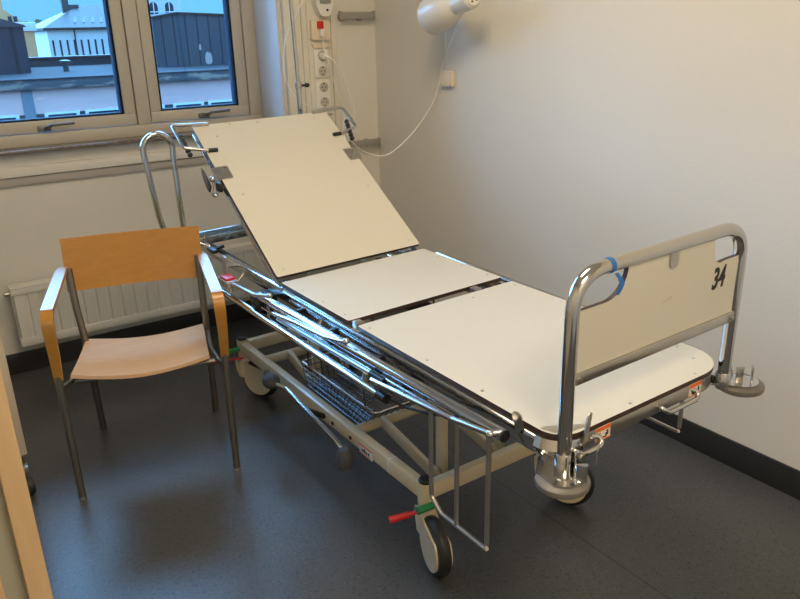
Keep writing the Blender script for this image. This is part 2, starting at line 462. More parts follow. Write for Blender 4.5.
p = MB(); p.box(RX0, RX1, RY0-.004, RY1+.004, RZ1-.009, RZ1, bev=.003); p.build('top_cover', 'rad', ra)
p = MB(); p.lathe([(.010, 0), (.010, .022), (.006, .026), (0, .027)], (RX0+.001, 3.61, RZ1-.03), (-1, 0, 0), n=12); p.build('bleed_valve', 'steel', ra)
for xx in (RX0+.25, RX1-.25):
    p = MB(); p.box(xx-.02, xx+.02, RY1-.003, YN-.001, RZ0+.06, RZ1-.06); p.build('wall_bracket', 'rad', ra)
for xx in (RX1-.06, RX1-.02):
    p = MB(); p.tube([(xx, 3.62, RZ0+.005), (xx, 3.62, 0.0)], .008, n=10); p.build('supply_pipe', 'rad', ra)

# ------------------------------------------------------------------ wall trunking, sockets, call unit
def W(x, z): return (x*.9886, 1.5+(z-1.5)*.9886)       # moves a point on the wall to the front of the trunking
YT = 3.470
tr = thing('wall_trunking', 'tall cream service panel on the wall between window niche and corner', 'trunking', (1.86, 3.49, .11))
p = MB(); p.box(1.716, 2.003, YT+.008, YW-.0005, .11, ZC-.02, bev=.004); p.build('panel', 'trunk', tr)
p = MB()
p.box(1.836, 1.950, YT, YT+.010, .14, ZC-.03, bev=.002); p.build('centre_cover', 'trunk', tr)
p = MB()
for xx in (1.762, 1.806, 1.972): p.box(xx-.0022, xx+.0022, YT+.005, YT+.0095, .14, ZC-.03)
p.build('groove', 'trunk2', tr)
p = MB(); x, z = W(1.92, 1.093); p.box(x-.05, x+.05, YT-.008, YT+.002, z-.006, z+.006, bev=.002); p.build('cover_clip', 'grey', tr)
def socket(zs, label):
    x = W(1.922, 0)[0]
    zc = sum(W(0, z)[1] for z in zs)/2
    t = thing('double_socket', label, 'socket', (x, YT, zc), 'double wall sockets in the service panel')
    p = MB(); p.box(x-.042, x+.042, YT-.010, YT-.0005, zc-.068, zc+.068, bev=.004); p.build('faceplate', 'white', t)
    for z in zs:
        z = W(0, z)[1]
        p = MB(); p.lathe([(.0245, -.001), (.0245, .003), (.0215, .003), (.0205, .0008), (.0, .0008)], (x+.004, YT-.010, z), (0, -1, 0), n=24)
        s = p.build('socket_well', 'trunk2', t)
        p = MB()
        for dx, dz in ((-.0095, 0), (.0095, 0)): p.lathe([(.0032, 0), (.0032, .0015), (0, .0016)], (x+.004+dx, YT-.0106, z+dz), (0, -1, 0), n=8)
        for dz in (-.017, .017): p.box(x+.001, x+.007, YT-.0125, YT-.010, z+dz-.003, z+dz+.003)
        p.build('contact', 'dark', s)
    return t
socket((1.386, 1.313), 'upper white double wall socket with a plug in its top outlet')
socket((1.233, 1.158), 'lower white double wall socket, empty, at the foot of the socket column')
# nurse call plate
x0, z1 = W(1.868, 1.559); x1, z0 = W(1.972, 1.463)
ca = thing('nurse_call_unit', 'cream wall plate with a square red call button and plugged cord', 'call unit', ((x0+x1)/2, YT, z0))
p = MB(); p.box(x0, x1, YT-.024, YT-.0005, z0, z1, bev=.005); p.build('plate', 'ivory', ca)
p = MB(); xx, zz = W(1.915, 1.535); p.box(xx-.016, xx+.016, YT-.036, YT-.022, zz-.018, zz+.018, bev=.004); p.build('call_button', 'red', ca)
p = MB(); xx, zz = W(1.922, 1.500); p.box(xx-.013, xx+.013, YT-.040, YT-.022, zz-.022, zz+.014, bev=.005); p.build('cord_plug', 'white', ca)
p = MB(); xx, zz = W(1.922, 1.437); p.prism([(-.05, .012), (-.044, -.006), (-.02, -.012), (.02, -.012), (.044, -.006), (.05, .012)], (xx, YT-.012, zz), (1, 0, 0), (0, 0, 1), (0, .0115, 0)); p.build('cord_holder', 'ivory', ca)
# handset above
xx, zz = W(1.935, 1.575)
hs = thing('wall_handset', 'white rounded handset unit hanging on the service panel above the red button', 'handset', (xx, YT, zz))
p = MB()
p.prism([(-.050, .30), (-.055, .12), (-.046, .05), (-.030, .012), (-.018, 0), (.018, 0), (.032, .012), (.044, .05), (.050, .12), (.046, .30)], (xx, YT-.052, zz), (1, 0, 0), (0, 0, 1), (0, .0515, 0))
p.build('body', 'white', hs)
p = MB(); p.box(xx-.030, xx+.030, YT-.066, YT-.052, zz+.06, zz+.27, bev=.006); p.build('receiver', 'grey', hs)
p = MB(); p.lathe([(.006, 0), (.006, .003), (0, .004)], (xx+.012, YT-.052, zz+.028), (0, -1, 0), n=10); p.build('lock_screw', 'dark', hs)

# equipment rails
def rail(xa, xb, z, label):
    t = thing('equipment_rail', label, 'rail', ((xa+xb)/2, YW, z), 'grey equipment rails by the corner')
    p = MB(); p.box(xa, xb, YW-.048, YW-.038, z-.017, z+.017, bev=.002); p.build('bar', 'grey', t)
    for xe in (xa, xb):
        p = MB(); p.box(xe-.006, xe+.010 if xe == xa else xe+.005, YW-.054, YW-.034, z-.021, z+.021, bev=.003); p.build('end_cap', 'grey', t)
    for xs in (xa+.03, xa+.66*(xb-xa)):
        p = MB(); p.lathe([(.022, 0), (.022, .01), (.013, .012), (.013, .04)], (xs, YW-.0005, z-.004), (0, -1, 0), n=16); p.build('standoff', 'grey', t)
    return t
rail(2.025, 2.225, 1.577, 'upper short grey equipment rail on the wall beside the corner')
rail(2.055, 2.235, .930, 'lower short grey equipment rail on the wall, half behind the raised backrest')

# ------------------------------------------------------------------ reading lamp on right wall
la = thing('wall_lamp', 'cream reading lamp with a bell shade fixed high on the right wall', 'lamp', (XR, 2.80, 1.62))
ax0, ax1 = V((2.125, 2.825, 1.556)), V((2.105, 2.525, 1.618))
axd = (ax1-ax0).normalized(); Lx = (ax1-ax0).length
p = MB(); R0 = .080
p.lathe([(R0*.90, -.002), (R0, .0), (R0*1.0, .04), (R0*.96, .09), (R0*.84, .14), (R0*.66, .178), (R0*.50, .195), (R0*.46, .202), (R0*.40, .198), (R0*.6, .17), (R0*.8, .12), (R0*.90, .06)], ax0, axd, n=32)
p.build('lamp_shade', 'lampw', la)
p = MB(); p.lathe([(.040, .185), (.041, .20), (.041, .30), (.035, Lx), (.030, Lx+.006), (0, Lx+.006)], ax0, axd, n=28); sk = p.build('socket_housing', 'lampw', la)
side = axd.cross(V((0, 0, 1))).normalized(); upv = side.cross(axd)
for k in range(4):
    a = k*math.pi/2+.5
    p = MB(); p.lathe([(.0045, 0), (.0045, .0012), (0, .0014)], ax0+axd*(Lx+.006)+side*math.cos(a)*.017+upv*math.sin(a)*.017, axd, n=10); p.build('vent_hole', 'dark', sk)
p = MB(); p.ball(ax0+axd*.10, .030); p.build('bulb', 'white', la)
p = MB(); p.box(XR-.022, XR-.0005, 2.93, 3.04, 1.600, 1.72, bev=.005); p.build('wall_bracket', 'lampw', la)
p = MB(); p.tube([(XR-.02, 2.975, 1.66), (XR-.09, 2.97, 1.68), (2.13, 2.83, 1.68), (2.12, 2.72, 1.62), (2.12, 2.72, 1.575)], .010, bend=.03); p.build('arm', 'lampw', la)
p = MB(); p.box(XR-.050, XR-.020, 2.995, 3.025, 1.606, 1.630, bev=.004); p.build('pivot_knob', 'red', la)
# small square box on the wall under the lamp
bx = thing('wall_box', 'small square cream outlet box on the right wall under the lamp', 'outlet', (XR, 2.878, 1.243))
p = MB(); p.box(XR-.020, XR-.0005, 2.832, 2.918, 1.246, 1.316, bev=.004); p.build('cover', 'ivory', bx)
for yy, zz in ((2.840, 1.309), (2.910, 1.309), (2.840, 1.253), (2.910, 1.253)):
    p = MB(); p.lathe([(.003, 0), (.003, .001), (0, .0012)], (XR-.020, yy, zz), (-1, 0, 0), n=8); p.build('screw', 'grey', bx)

def cord(label, pts, r=.0026, name='cable', mat='cord', n=8, sub=6):
    P = [V(p) for p in pts]; Q = []
    for i in range(len(P)-1):
        a, b_, c, d = P[max(i-1, 0)], P[i], P[i+1], P[min(i+2, len(P)-1)]
        for k in range(sub):
            t = k/sub
            Q.append(.5*((2*b_)+(-a+c)*t+(2*a-5*b_+4*c-d)*t*t+(-a+3*b_-3*c+d)*t**3))
    Q.append(P[-1])
    m = MB(); m.tube(Q, r, n=n)
    return tag(m.build(name, mat), label, 'cord')
CORDS = []

# ------------------------------------------------------------------ THE BED
bed = thing('hospital_bed', 'hospital bed with bare cream boards, raised backrest and chrome frame, no mattress', 'bed', (1.335, 2.0, 0))
CX = 1.335
XA, XB = 1.022, 1.632
# --- boards
def board(name, poly, z, parent, scr):
    m = MB(); m.prism(poly, (0, 0, z), (1, 0, 0), (0, 1, 0), (0, 0, -.012), mi=0, side_mi=1)
    o = m.build(name, ['board', 'core'], parent, tilt=True)
    for sx, sy in scr:
        MB().lathe([(.0042, 0), (.0042, .0012), (0, .0018)], (sx, sy, z), (0, 0, 1), n=8).build('screw', 'steel', o, tilt=True)
    return o
board('seat_board', rrect(XA, XB, 1.787, 2.240, .008, 2), .690, bed, [(XA+.02, 2.12), (XA+.02, 1.98), (XA+.02, 1.84), (XB-.02, 2.12), (XB-.02, 1.98), (XB-.02, 1.84)])
RC, RL = .112, .062
leg_poly = arc(XB-RC, .930+RC, RC, -90, 0, 10)+arc(XB-.008, 1.737-.008, .008, 0, 90, 2)+arc(XA+.008, 1.737-.008, .008, 90, 180, 2)+arc(XA+RL, .930+RL, RL, 180, 270, 10)
board('leg_board', leg_poly, .690, bed, [(XA+.02, 1.70), (XA+.02, 1.42), (XA+.02, 1.20), (XB-.02, 1.70), (XB-.02, 1.35), (XB-.03, 1.07), (XB-.06, 1.00), (XA+.24, .945), (XB-.13, .945), (XB-.2, 1.70)])
# --- backrest (board, frame, stops, brackets)
BO, BT = V((0, 2.268, .702)), V((0, .838, .546)); BNn = V((0, -.546, .838))
def bk(x, s, n=0.0): return V((x, 0, 0))+BO+BT*s+BNn*n
m = MB(); m.prism(rrect(1.022, 1.636, 0, .836, .006, 2), BO, (1, 0, 0), BT, -BNn*.012, mi=0, side_mi=1)
br = m.build('backrest', ['board', 'core'], bed, tilt=True)
def bscrew(x, s):
    MB().lathe([(.0042, 0), (.0042, .0012), (0, .0018)], bk(x, s), BNn, n=8).build('screw', 'steel', br, tilt=True)
for q in ((1.06, .03), (1.60, .03), (1.07, .42), (1.59, .35), (1.10, .76), (1.30, .815), (1.56, .80), (1.18, .825)): bscrew(*q)
m = MB()
for xx in (1.034, 1.622): m.tube([bk(xx, -.02, -.034), bk(xx, .82, -.034)], .0125)
for s in (.06, .42, .80): m.tube([bk(1.034, s, -.034), bk(1.622, s, -.034)], .010)
m.build('backrest_frame', 'chrome', br, tilt=True)
# mattress stops: bent wire on each side, with a ribbed black grip
for sg, xe in ((-1, 1.022), (1, 1.636)):
    xo = xe+sg*.082
    m = MB(); m.tube([bk(xe-sg*.066, .832, .006), bk(xo, .838, .012), bk(xo, .700, .012), bk(xe-sg*.008, .676, .006)], .0065, bend=.014, n=10)
    m.tube([bk(xe-sg*.066, .832, .006), bk(xe-sg*.060, .832, -.012)], .006, n=8)
    m.build('mattress_stop', 'steel', br, tilt=True)
    m = MB(); m.tube([bk(xe-sg*.008, .676, .006), bk(xe-sg*.045, .674, .006)], .0085, n=10); m.build('stop_sleeve', 'dark', br, tilt=True)
    m = MB()
    for k in range(6): m.ball(bk(xe+sg*(.060-.006*k if sg > 0 else .068), .778-.022*k-(.03 if sg > 0 else 0), .004), .0105, n=10)
    m.build('ribbed_grip', 'dark', br, tilt=True)
    # bracket plate wrapped on the board edge
    xi, xq = (xe+.048, xe-.014) if sg < 0 else (xe-.046, xe+.014)
    lo_, hi_ = min(xi, xq), max(xi, xq)
    m = MB(); m.prism(rrect(lo_, hi_, .512, .582, .006, 3), BO+BNn*.0030, (1, 0, 0), BT, -BNn*.003)
    e0 = xe+sg*.004; m.prism([(0, .512), (0, .582), (-.045, .582), (-.045, .512)], BO+V((e0 if sg > 0 else e0-.002, 0, 0)), BNn, BT, (.002, 0, 0))
    pl = m.build('edge_plate', 'steel', br, tilt=True)
    for dx, ds in ((.25, .530), (.5, .547), (.75, .570)):
        MB().lathe([(.0045, 0), (.0045, .0015), (0, .0022)], bk(lo_+(hi_-lo_)*dx, ds, .003), BNn, n=8).build('rivet', 'chrome', pl, tilt=True)
# crescent lever and shackle hanging from left plate
m = MB()
m.prism([(.956, 1.031), (.961, 1.026), (.972, 1.003), (.985, .968), (.990, .945), (.984, .934), (.976, .936), (.967, .955), (.959, .985), (.955, 1.015)], (0, 2.725, 0), (1, 0, 0), (0, 0, 1), (.002, .004, .001))
m.build('release_lever', 'wire', br)
m = MB(); m.tube([(1.000, 2.715, .985), (.990, 2.715, .955), (.982, 2.712, .935), (.988, 2.71, .920), (1.000, 2.71, .922), (1.008, 2.712, .945), (1.006, 2.715, .975)], .0050, bend=.012, n=8)
m.ball((.992, 2.715, .985), .012); m.build('shackle', 'chrome', br)
m = MB(); m.box(.996, 1.012, 2.665, 2.705, .940, .975, bev=.004); m.build('latch_block', 'dark', br)
# --- deck frame
m = MB()
m.box(XA-.006, XA+.024, .995, 3.045, .630, .674, bev=.005); m.build('side_member', 'chrome', bed, tilt=True); m = MB(); m.box(XB-.024, XB+.006, 1.06, 3.045, .630, .674, bev=.005)
m.build('side_member', 'chrome', bed, tilt=True)
m = MB(); m.tube([(.868, 3.05, .690), (1.645, 3.05, .690)], .014); m.tube([(.868, 3.05, .655), (1.645, 3.05, .655)], .011)
m.box(XA+.02, XB-.02, 3.036, 3.052, .650, .692, bev=.003)
m.build('head_crossbar', 'chrome', bed, tilt=True)
for yy, r_ in ((2.255, .010), (1.762, .010), (1.40, .012), (2.02, .010)):
    m = MB(); m.tube([(XA+.02, yy, .655), (XB-.02, yy, .655)], r_); m.build('cross_member', 'steel', bed, tilt=True)
m = MB(); m.box(XA+.1, XB-.1, 1.742, 1.785, .600, .612, bev=.002); m.build('tie_plate', 'steel', bed, tilt=True)
for xx in (XA+.02, CX+.16):
    m = MB(); m.box(xx-.012, xx+.016, 1.748, 1.782, .640, .690, bev=.003); m.tube([(xx-.02, 1.762, .668), (xx+.03, 1.762, .668)], .006); m.build('hinge', 'steel', bed, tilt=True)
for xx in (XA+.03, CX+.1, XB-.06):
    m = MB(); m.box(xx-.012, xx+.016, 2.240, 2.268, .640, .688, bev=.003); m.build('hinge', 'chrome', bed, tilt=True)
m = MB(); m.box(XA+.060, XB-.105, .9315, .942, .640, .676, bev=.003)
m.prism([(a, b_) for a, b_ in arc(XA+RL+.002, .9315+RL, RL, 180, 270, 10)]+[(a, b_) for a, b_ in arc(XA+RL+.002, .9315+RL, RL-.012, 270, 180, 10)], (0, 0, .640), (1, 0, 0), (0, 1, 0), (0, 0, .036))
m.prism([(a, b_) for a, b_ in arc(XB-RC-.002, .9315+RC, RC, 270, 360, 10)]+[(a, b_) for a, b_ in arc(XB-RC-.002, .9315+RC, RC-.012, 360, 270, 10)], (0, 0, .640), (1, 0, 0), (0, 1, 0), (0, 0, .036))
m.build('foot_rail', 'steel', bed, tilt=True)
# corner cover plate under the post
m = MB(); m.prism([(XA+.012, .992)]+arc(XA+RL, .934+RL, RL-.005, 186, 268, 8)+[(XA+.100, .938)], (0, 0, .6905), (1, 0, 0), (0, 1, 0), (0, 0, .0015)); cp = m.build('corner_plate', 'steel', bed, tilt=True)
MB().lathe([(.005, 0), (.005, .0015), (0, .003)], (XA+.048, .958, .692), (0, 0, 1), n=8).build('rivet', 'chrome', cp, tilt=True)
# slide plates with bolts under left rail
m = MB(); m.box(1.030, 1.036, 1.44, 2.30, .560, .625, bev=.001); sp = m.build('slotted_plate', 'steel', bed)
for k in range(20):
    if k in (3, 9, 14): continue
    m = MB(); yy = 1.46+k*.040; m.box(1.0285, 1.0305, yy, yy+.022, .570, .600); m.build('slot', 'grey', sp)
for yy in (1.46, 1.60, 1.86, 2.08):
    m = MB(); m.box(1.000, 1.030, yy, yy+.016, .588, .640, bev=.002); m.build('clamp', 'dark', sp)

# --- folded side rail, left
sr = bpy.data.objects.new('side_rail', None); COL.objects.link(sr); sr.parent = bed
m = MB(); m.tube([(.968, 2.300, .634), (.979, 1.052, .660)], .0145, n=16); m.build('top_tube', 'chrome', sr)
m = MB(); m.lathe([(.0148, 0), (.0148, .003), (.0120, .004), (.0120, .0005), (0, .0005)], (.979, 1.0515, .660), (.0088, -.9997, .0207), n=16); m.build('tube_mouth', 'dark', sr)
m = MB(); m.tube([(.95, 2.80, .565), (.95, 1.515, .580)], .0125, n=16); m.build('bottom_tube', 'chrome', sr)
m = MB(); m.tube([(.95, 1.517, .580), (.95, 1.478, .5805)], .0142, n=16); m.build('end_cap', 'dark', sr)
m = MB(); m.tube([(.96, 2.15, .600), (.96, 1.565, .620)], .0085, n=12); m.build('middle_bar', 'steel', sr)
m = MB(); m.tube([(.96, 1.567, .620), (.96, 1.50, .621)], .0105, n=12); m.build('end_cap', 'dark', sr)
m = MB(); m.tube([(.955, 1.60, .578), (.955, 1.585, .617)], .009, n=10); m.build('link', 'steel', sr)
m = MB(); m.tube([(.965, 2.131, .604), (.965, 1.207, .637)], .0055, n=10); m.tube([(.972, 2.40, .590), (.972, 1.60, .600)], .005, n=8); m.tube([(.985, 2.34, .607), (.985, 1.80, .598)], .0055, n=8); m.build('thin_bar', 'chrome', sr)
m = MB(); m.tube([(.945, 2.643, .612), (.945, 2.463, .634), (.945, 2.294, .646), (.952, 2.190, .670)], .0075, bend=.05, n=12); m.ball((.952, 2.187, .672), .010); m.build('curved_bar', 'steel', sr)
m = MB(); m.tube([(.948, 2.163, .616), (.948, 1.991, .637), (.948, 1.808, .651), (.951, 1.695, .672)], .0070, bend=.06, n=12); m.ball((.951, 1.683, .677), .011); m.build('curved_bar', 'chrome', sr)
m = MB(); m.box(.972, .984, 2.62, 2.66, .572, .700, bev=.003); m.tube([(.978, 2.64, .66), (1.018, 2.64, .655)], .008); m.build('hanger_bracket', 'grey', sr)
m = MB(); m.box(.925, .972, 2.500, 2.600, .615, .640, bev=.004); lb = m.build('release_box', 'grey', sr)
m = MB(); m.box(.9285, .968, 2.520, 2.585, .6385, .648, bev=.004); m.build('release_button', 'red', lb)
m = MB(); m.ball((.975, 2.345, .595), .028, (.8, 1.3, 1)); m.box(.955, 1.02, 2.29, 2.37, .600, .632, bev=.006); m.build('clamp_knob', 'dark', sr)
m = MB(); m.box(.990, 1.015, 2.80, 2.87, .668, .684, bev=.004); m.tube([(1.0, 2.83, .676), (1.05, 2.83, .686)], .007); m.build('lever_handle', 'dark', sr)
m = MB()
for yy, z_ in ((2.56, .600), (1.95, .585)): m.tube([(.950, yy, .568), (.968, yy, z_), (1.02, yy, .645)], .006, n=8)
m.build('pivot_arm', 'steel', sr)
m = MB(); m.tube([(.955, 1.480, .580), (.962, 1.407, .583), (.965, 1.319, .603), (.975, 1.219, .634), (1.005, 1.175, .655)], .0038, bend=.03, n=8); m.build('cable', 'dark', sr)
# --- folded side rail, right (only its top shows past the boards)
m = MB(); m.tube([(1.672, 2.20, .680), (1.672, 1.05, .670)], .0125, n=14); m.tube([(1.69, 2.6, .58), (1.69, 1.50, .58)], .0125, n=12); m.tube([(1.70, 2.2, .60), (1.70, 1.55, .61)], .008, n=10)
for yy in (2.0, 1.3): m.tube([(1.69, yy, .585), (1.672, yy, .674), (1.63, yy, .665)], .006, n=8)
m.build('side_rail', 'chrome', bed)

# --- blanket racks
def rack(sg, zt, zb, y0, ym, y1, x):
    r_ = bpy.data.objects.new('blanket_rack', None); COL.objects.link(r_); r_.parent = bed
    m = MB()
    m.tube([(x, y0, zt+.004), (x, y0, zb+.016)], .0062, n=10); m.tube([(x, ym, zt-.020), (x, ym, zb+.003)], .0058, n=10)
    m.tube([(x, y1, zt-.035), (x, y1, zb+.03), (x, y1-.04, zb), (x, y0+.005, zb), (x, y0, zb+.004)], .0058, bend=.02, n=10)
    m.build('loop', 'steel', r_)
    m = MB(); m.tube([(x, y0, zt+.006), (x, y0+.128, zt-.016), (x+sg*.004, y0+.475, zt-.050)], .0075, bend=.05, n=12); m.build('top_bar', 'chrome', r_)
    m = MB(); m.ball((x, y0-.002, zt+.004), .0105); m.tube([(x, y0, zt+.004), (x-sg*.028, y0-.012, zt+.006)], .0075); m.build('joint', 'chrome', r_)
rack(-1, .662, .358, 1.070, 1.182, 1.284, .951)
rack(1, .640, .392, 1.103, 1.230, 1.34, 1.706)

# --- grab loop at the head, left corner
m = MB(); m.tube([(.900, 3.05, .640), (.868, 3.05, .80), (.840, 3.05, 1.06)]+[(.900-.060*math.cos(rad(a)), 3.05, 1.07+.060*math.sin(rad(a))) for a in range(0, 181, 15)]+[(.958, 3.05, 1.05), (.962, 3.05, .80), (.966, 3.05, .640)], .0125, n=14)
m.build('grab_loop', 'chrome', bed)
m = MB()
for xx in (.900, .966): m.lathe([(.018, 0), (.018, .06), (.015, .065)], (xx, 3.05, .640), n=14)
m.build('loop_socket', 'chrome', bed)
m = MB(); m.lathe([(.017, 0), (.017, .085), (.014, .09)], (1.572, 3.078, .618), n=16); m.box(1.555, 1.590, 3.05, 3.075, .64, .69, bev=.003); m.build('pole_socket', 'steel', bed)

# --- footboard
fb = bpy.data.objects.new('footboard', None); COL.objects.link(fb); fb.parent = bed
PX0, PX1, PY, PZ0, PZT = 1.042, 1.608, .935, .622, 1.046
m = MB(); m.tube([(PX0, PY, PZ0), (PX0, PY, PZT), (PX1, PY, PZT), (PX1, PY, PZ0)], .0155, bend=.085, n=18, seg=10); m.build('tube_frame', 'chrome', fb, tilt=True)
pn = [(1.052, .825), (PX1-.010, .825), (PX1-.010, .975)]
pn += [(1.555, .975)]+arc(1.522, 1.000, .028, 290, 180, 6)+[(1.489, 1.036)]
pn += [(1.196, 1.036)]+arc(1.130, 1.036, .066, 0, -90, 10)+[(1.052, .970)]
m = MB(); m.prism(pn, (0, PY-.006, 0), (1, 0, 0), (0, 0, 1), (0, .011, 0), mi=0, side_mi=1); pan = m.build('panel', ['board', 'core'], fb, tilt=True)
m = MB(); m.box(1.050, PX1-.006, PY-.012, PY+.012, .808, .834, bev=.003); m.build('bottom_rail', 'steel', fb, tilt=True)
for xx in (1.062, PX1-.018):
    MB().lathe([(.006, 0), (.006, .003), (0, .004)], (xx, PY-.012, .821), (0, -1, 0), n=10).build('bolt', 'steel', fb, tilt=True)
m = MB(); m.prism([(1.328, 1.036), (1.328, 1.014)]+arc(1.3425, 1.012, .0145, 180, 360, 8)+[(1.357, 1.036)], (0, PY-.010, 0), (1, 0, 0), (0, 0, 1), (0, .003, 0)); m.build('clip_tab', 'steel', fb, tilt=True)
# number and a scuff
text_on('number', '34', .071, (1.496, PY-.0068, .920), (1, 0, .06), (0, 0, 1), (0, -1, 0), 'ink', fb, xs=.68, shear=.16, bold=.0018)
m = MB(); m.prism([(1.318, .922), (1.345, .930), (1.352, .934), (1.346, .928)], (0, PY-.0066, 0), (1, 0, 0), (0, 0, 1), (0, .0006, 0)); m.build('scuff', 'shade_scuff', fb, tilt=True)
# blue tape
m = MB(); m.lathe([(.0164, -.006), (.0166, 0), (.0164, .006)], (1.140, PY, PZT), (1, 0, 0), n=20)
m.sheet([[(1.141, PY-.015, 1.032), (1.152, PY-.015, 1.032)], [(1.148, PY-.018, 1.022), (1.160, PY-.018, 1.021)], [(1.152, PY-.022, 1.008), (1.166, PY-.022, 1.009)], [(1.148, PY-.020, .996), (1.161, PY-.020, .995)], [(1.144, PY-.018, .988), (1.155, PY-.018, .985)]], .0012)
m.build('tape', 'tape', fb, tilt=True)
# --- corner brackets with bumpers
def corner(sg):
    ZD = .022 if sg < 0 else .036
    def X_(d): return (PX0 if sg < 0 else PX1)+sg*d         # d measured outward
    c = bpy.data.objects.new('corner_bracket', None); COL.objects.link(c); c.parent = bed
    bxx, byy = (X_(.029) if sg < 0 else X_(.048)), (.908 if sg < 0 else .915)
    m = MB(); m.lathe([(.020, 0), (.050, .0), (.0565, .004), (.058, .010), (.0565, .016), (.050, .020), (0, .021)], (bxx, byy, .576+ZD), n=36); m.build('bumper_disc', 'bumper', c, tilt=True)
    m = MB(); m.prism([(a, b_) for a, b_ in (arc(bxx, byy, .042, 200, 340, 10) if True else [])]+[(X_(-.035) if sg < 0 else X_(.06), PY+.02), (X_(.02), PY+.055), (X_(.06) if sg < 0 else X_(-.035), PY+.02)], (0, 0, .597+ZD), (1, 0, 0), (0, 1, 0), (0, 0, .004)); m.build('base_plate', 'chrome', c, tilt=True)
    # sheet strip from the frame corner down to the plate
    m = MB()
    if sg < 0:
        rows = []
        for q in range(9):
            a = rad(180+q*90/8); ca_, sa_ = math.cos(a), math.sin(a)
            r_ = RL+.003
            rows.append([(XA+RL+ca_*r_, .9315+RL+sa_*r_, .676), (XA+RL+ca_*(r_+.008), .9315+RL+sa_*(r_+.008), .655), (XA+RL+ca_*(r_-.012), .9315+RL+sa_*(r_-.012)-.010, .622)])
        m.sheet(rows, .003)
        m.build('corner_sheet', 'chrome', c, tilt=True)
    flanges = ((-.052, -.020, -.030, .050), (.018, -.040, .026, .044), (-.020, .010, .040, .036)) if sg < 0 else ((.020, .010, -.012, .040), (.030, -.006, .0, .044), (.058, -.022, -.010, .042))
    for k, (d, dy, ang, h) in enumerate(flanges):
        m = MB(); xx = X_(d); fw_ = .012 if sg < 0 else .009
        m.box(xx-fw_, xx+fw_, byy+dy-.002, byy+dy+.002, .600+ZD, .600+ZD+h, bev=.001, rot=Matrix.Rotation(rad((-35 if k != 1 else 35)*sg*(1 if sg < 0 else -1)), 3, 'Z'))
        m.build('flange', 'steel' if sg > 0 else 'chrome', c, tilt=True)
    m = MB(); m.lathe([(.019, 0), (.019, .03), (.017, .033)], (X_(0), PY, .598+ZD), n=16); m.build('post_socket', 'chrome', c, tilt=True)
    m = MB(); m.lathe([(.008, 0), (.008, .022), (0, .024)], (X_(-.030 if sg < 0 else -.004), PY+(-.006 if sg < 0 else .030), .640), (0, -1, 0), n=12); m.build('knob', 'dark' if sg > 0 else 'steel', c, tilt=True)
corner(-1); corner(1)
# latch paddles at the left foot corner
m = MB(); pp = [(-.013, 0), (.013, 0), (.014, .045)]+arc(0, .050, .014, 0, 180, 8)+[(-.014, .045)]
m.prism([(a*.85, b_) for a, b_ in pp], (1.018, 1.040, .652), (.30, -.95, 0), (-.20, .10, .97), (.004, .001, 0)); m.build('latch_paddle', 'steel', bed, tilt=True)
m = MB(); m.prism([(a*.85, b_) for a, b_ in pp], (1.088, .918, .668), (.95, .30, 0), (.35, .15, .92), (0, .004, 0)); m.build('latch_paddle', 'steel', bed, tilt=True)
# handle loops under the foot rail
for xa, xb in ((1.060, 1.142), (1.350, 1.484)):
    m = MB(); m.tube([(xa, .938, .660), (xa, .920, .656), (xa+.02, .915, .642), (xb-.012, .915, .642), (xb, .918, .648), (xb, .926, .658), (xb-.02, .938, .664)], .006, bend=.012, n=10); m.build('pull_loop', 'chrome', bed, tilt=True)
# warning stickers on the foot rail
for xa, xb in ((1.135, 1.181), (1.462, 1.508)):
    m = MB(); m.box(xa, xb, .9295, .9312, .644, .677); st = m.build('sticker', 'sticker', bed, tilt=True)
    m = MB(); m.box(xa, xb, .9288, .9296, .667, .677); m.build('sticker_band', 'orange', st, tilt=True)
    m = MB(); m.box(xa, xb, .9288, .9296, .643, .646); m.build('sticker_edge', 'orange', st, tilt=True)
    m = MB()
    for q in ((.008, .013, .656, .663), (.010, .018, .650, .655), (.016, .034, .648, .651), (.030, .038, .652, .658), (.033, .038, .659, .664)): m.box(xa+q[0], xa+q[1], .9287, .9296, q[2], q[3])
    m.build('sticker_print', 'ink', st, tilt=True)

# --- undercarriage
bf = bpy.data.objects.new('base_frame', None); COL.objects.link(bf); bf.parent = bed
BX0, BX1, BY0, BY1, BZ = 1.090, 1.582, 1.500, 2.838, .225
m = MB()
for xx in (BX0, BX1): m.bar((xx, BY0+.01, BZ), (xx, BY1-.01, BZ), .034, .052, bev=.007)
m.bar((BX0, BY0, BZ), (BX1, BY0, BZ), .034, .050, bev=.007); m.bar((BX0, BY1, BZ), (BX1, BY1, BZ), .034, .050, bev=.007)
m.build('tube_chassis', 'cream', bf)
for xx in (BX0, BX1):
    for yy in (BY0, BY1):
        m = MB(); m.lathe([(.022, -.05), (.024, -.04), (.024, .034)], (xx, yy, BZ), n=20); m.build('corner_post', 'cream', bf)
        m = MB(); m.lathe([(.0215, 0), (.0215, .006), (.018, .010), (0, .011)], (xx, yy, BZ+.034), n=18); m.build('post_cap', 'dark', bf)
m = MB()
m.tube([(BX0, 1.925, BZ-.002), (BX1, 1.925, BZ-.002)], .019, n=16); m.build('cross_tube', 'cream', bf); m = MB(); m.tube([(BX0, 2.645, BZ-.002), (BX1, 2.645, BZ-.002)], .019, n=16)
m.build('cross_tube', 'cream', bf)
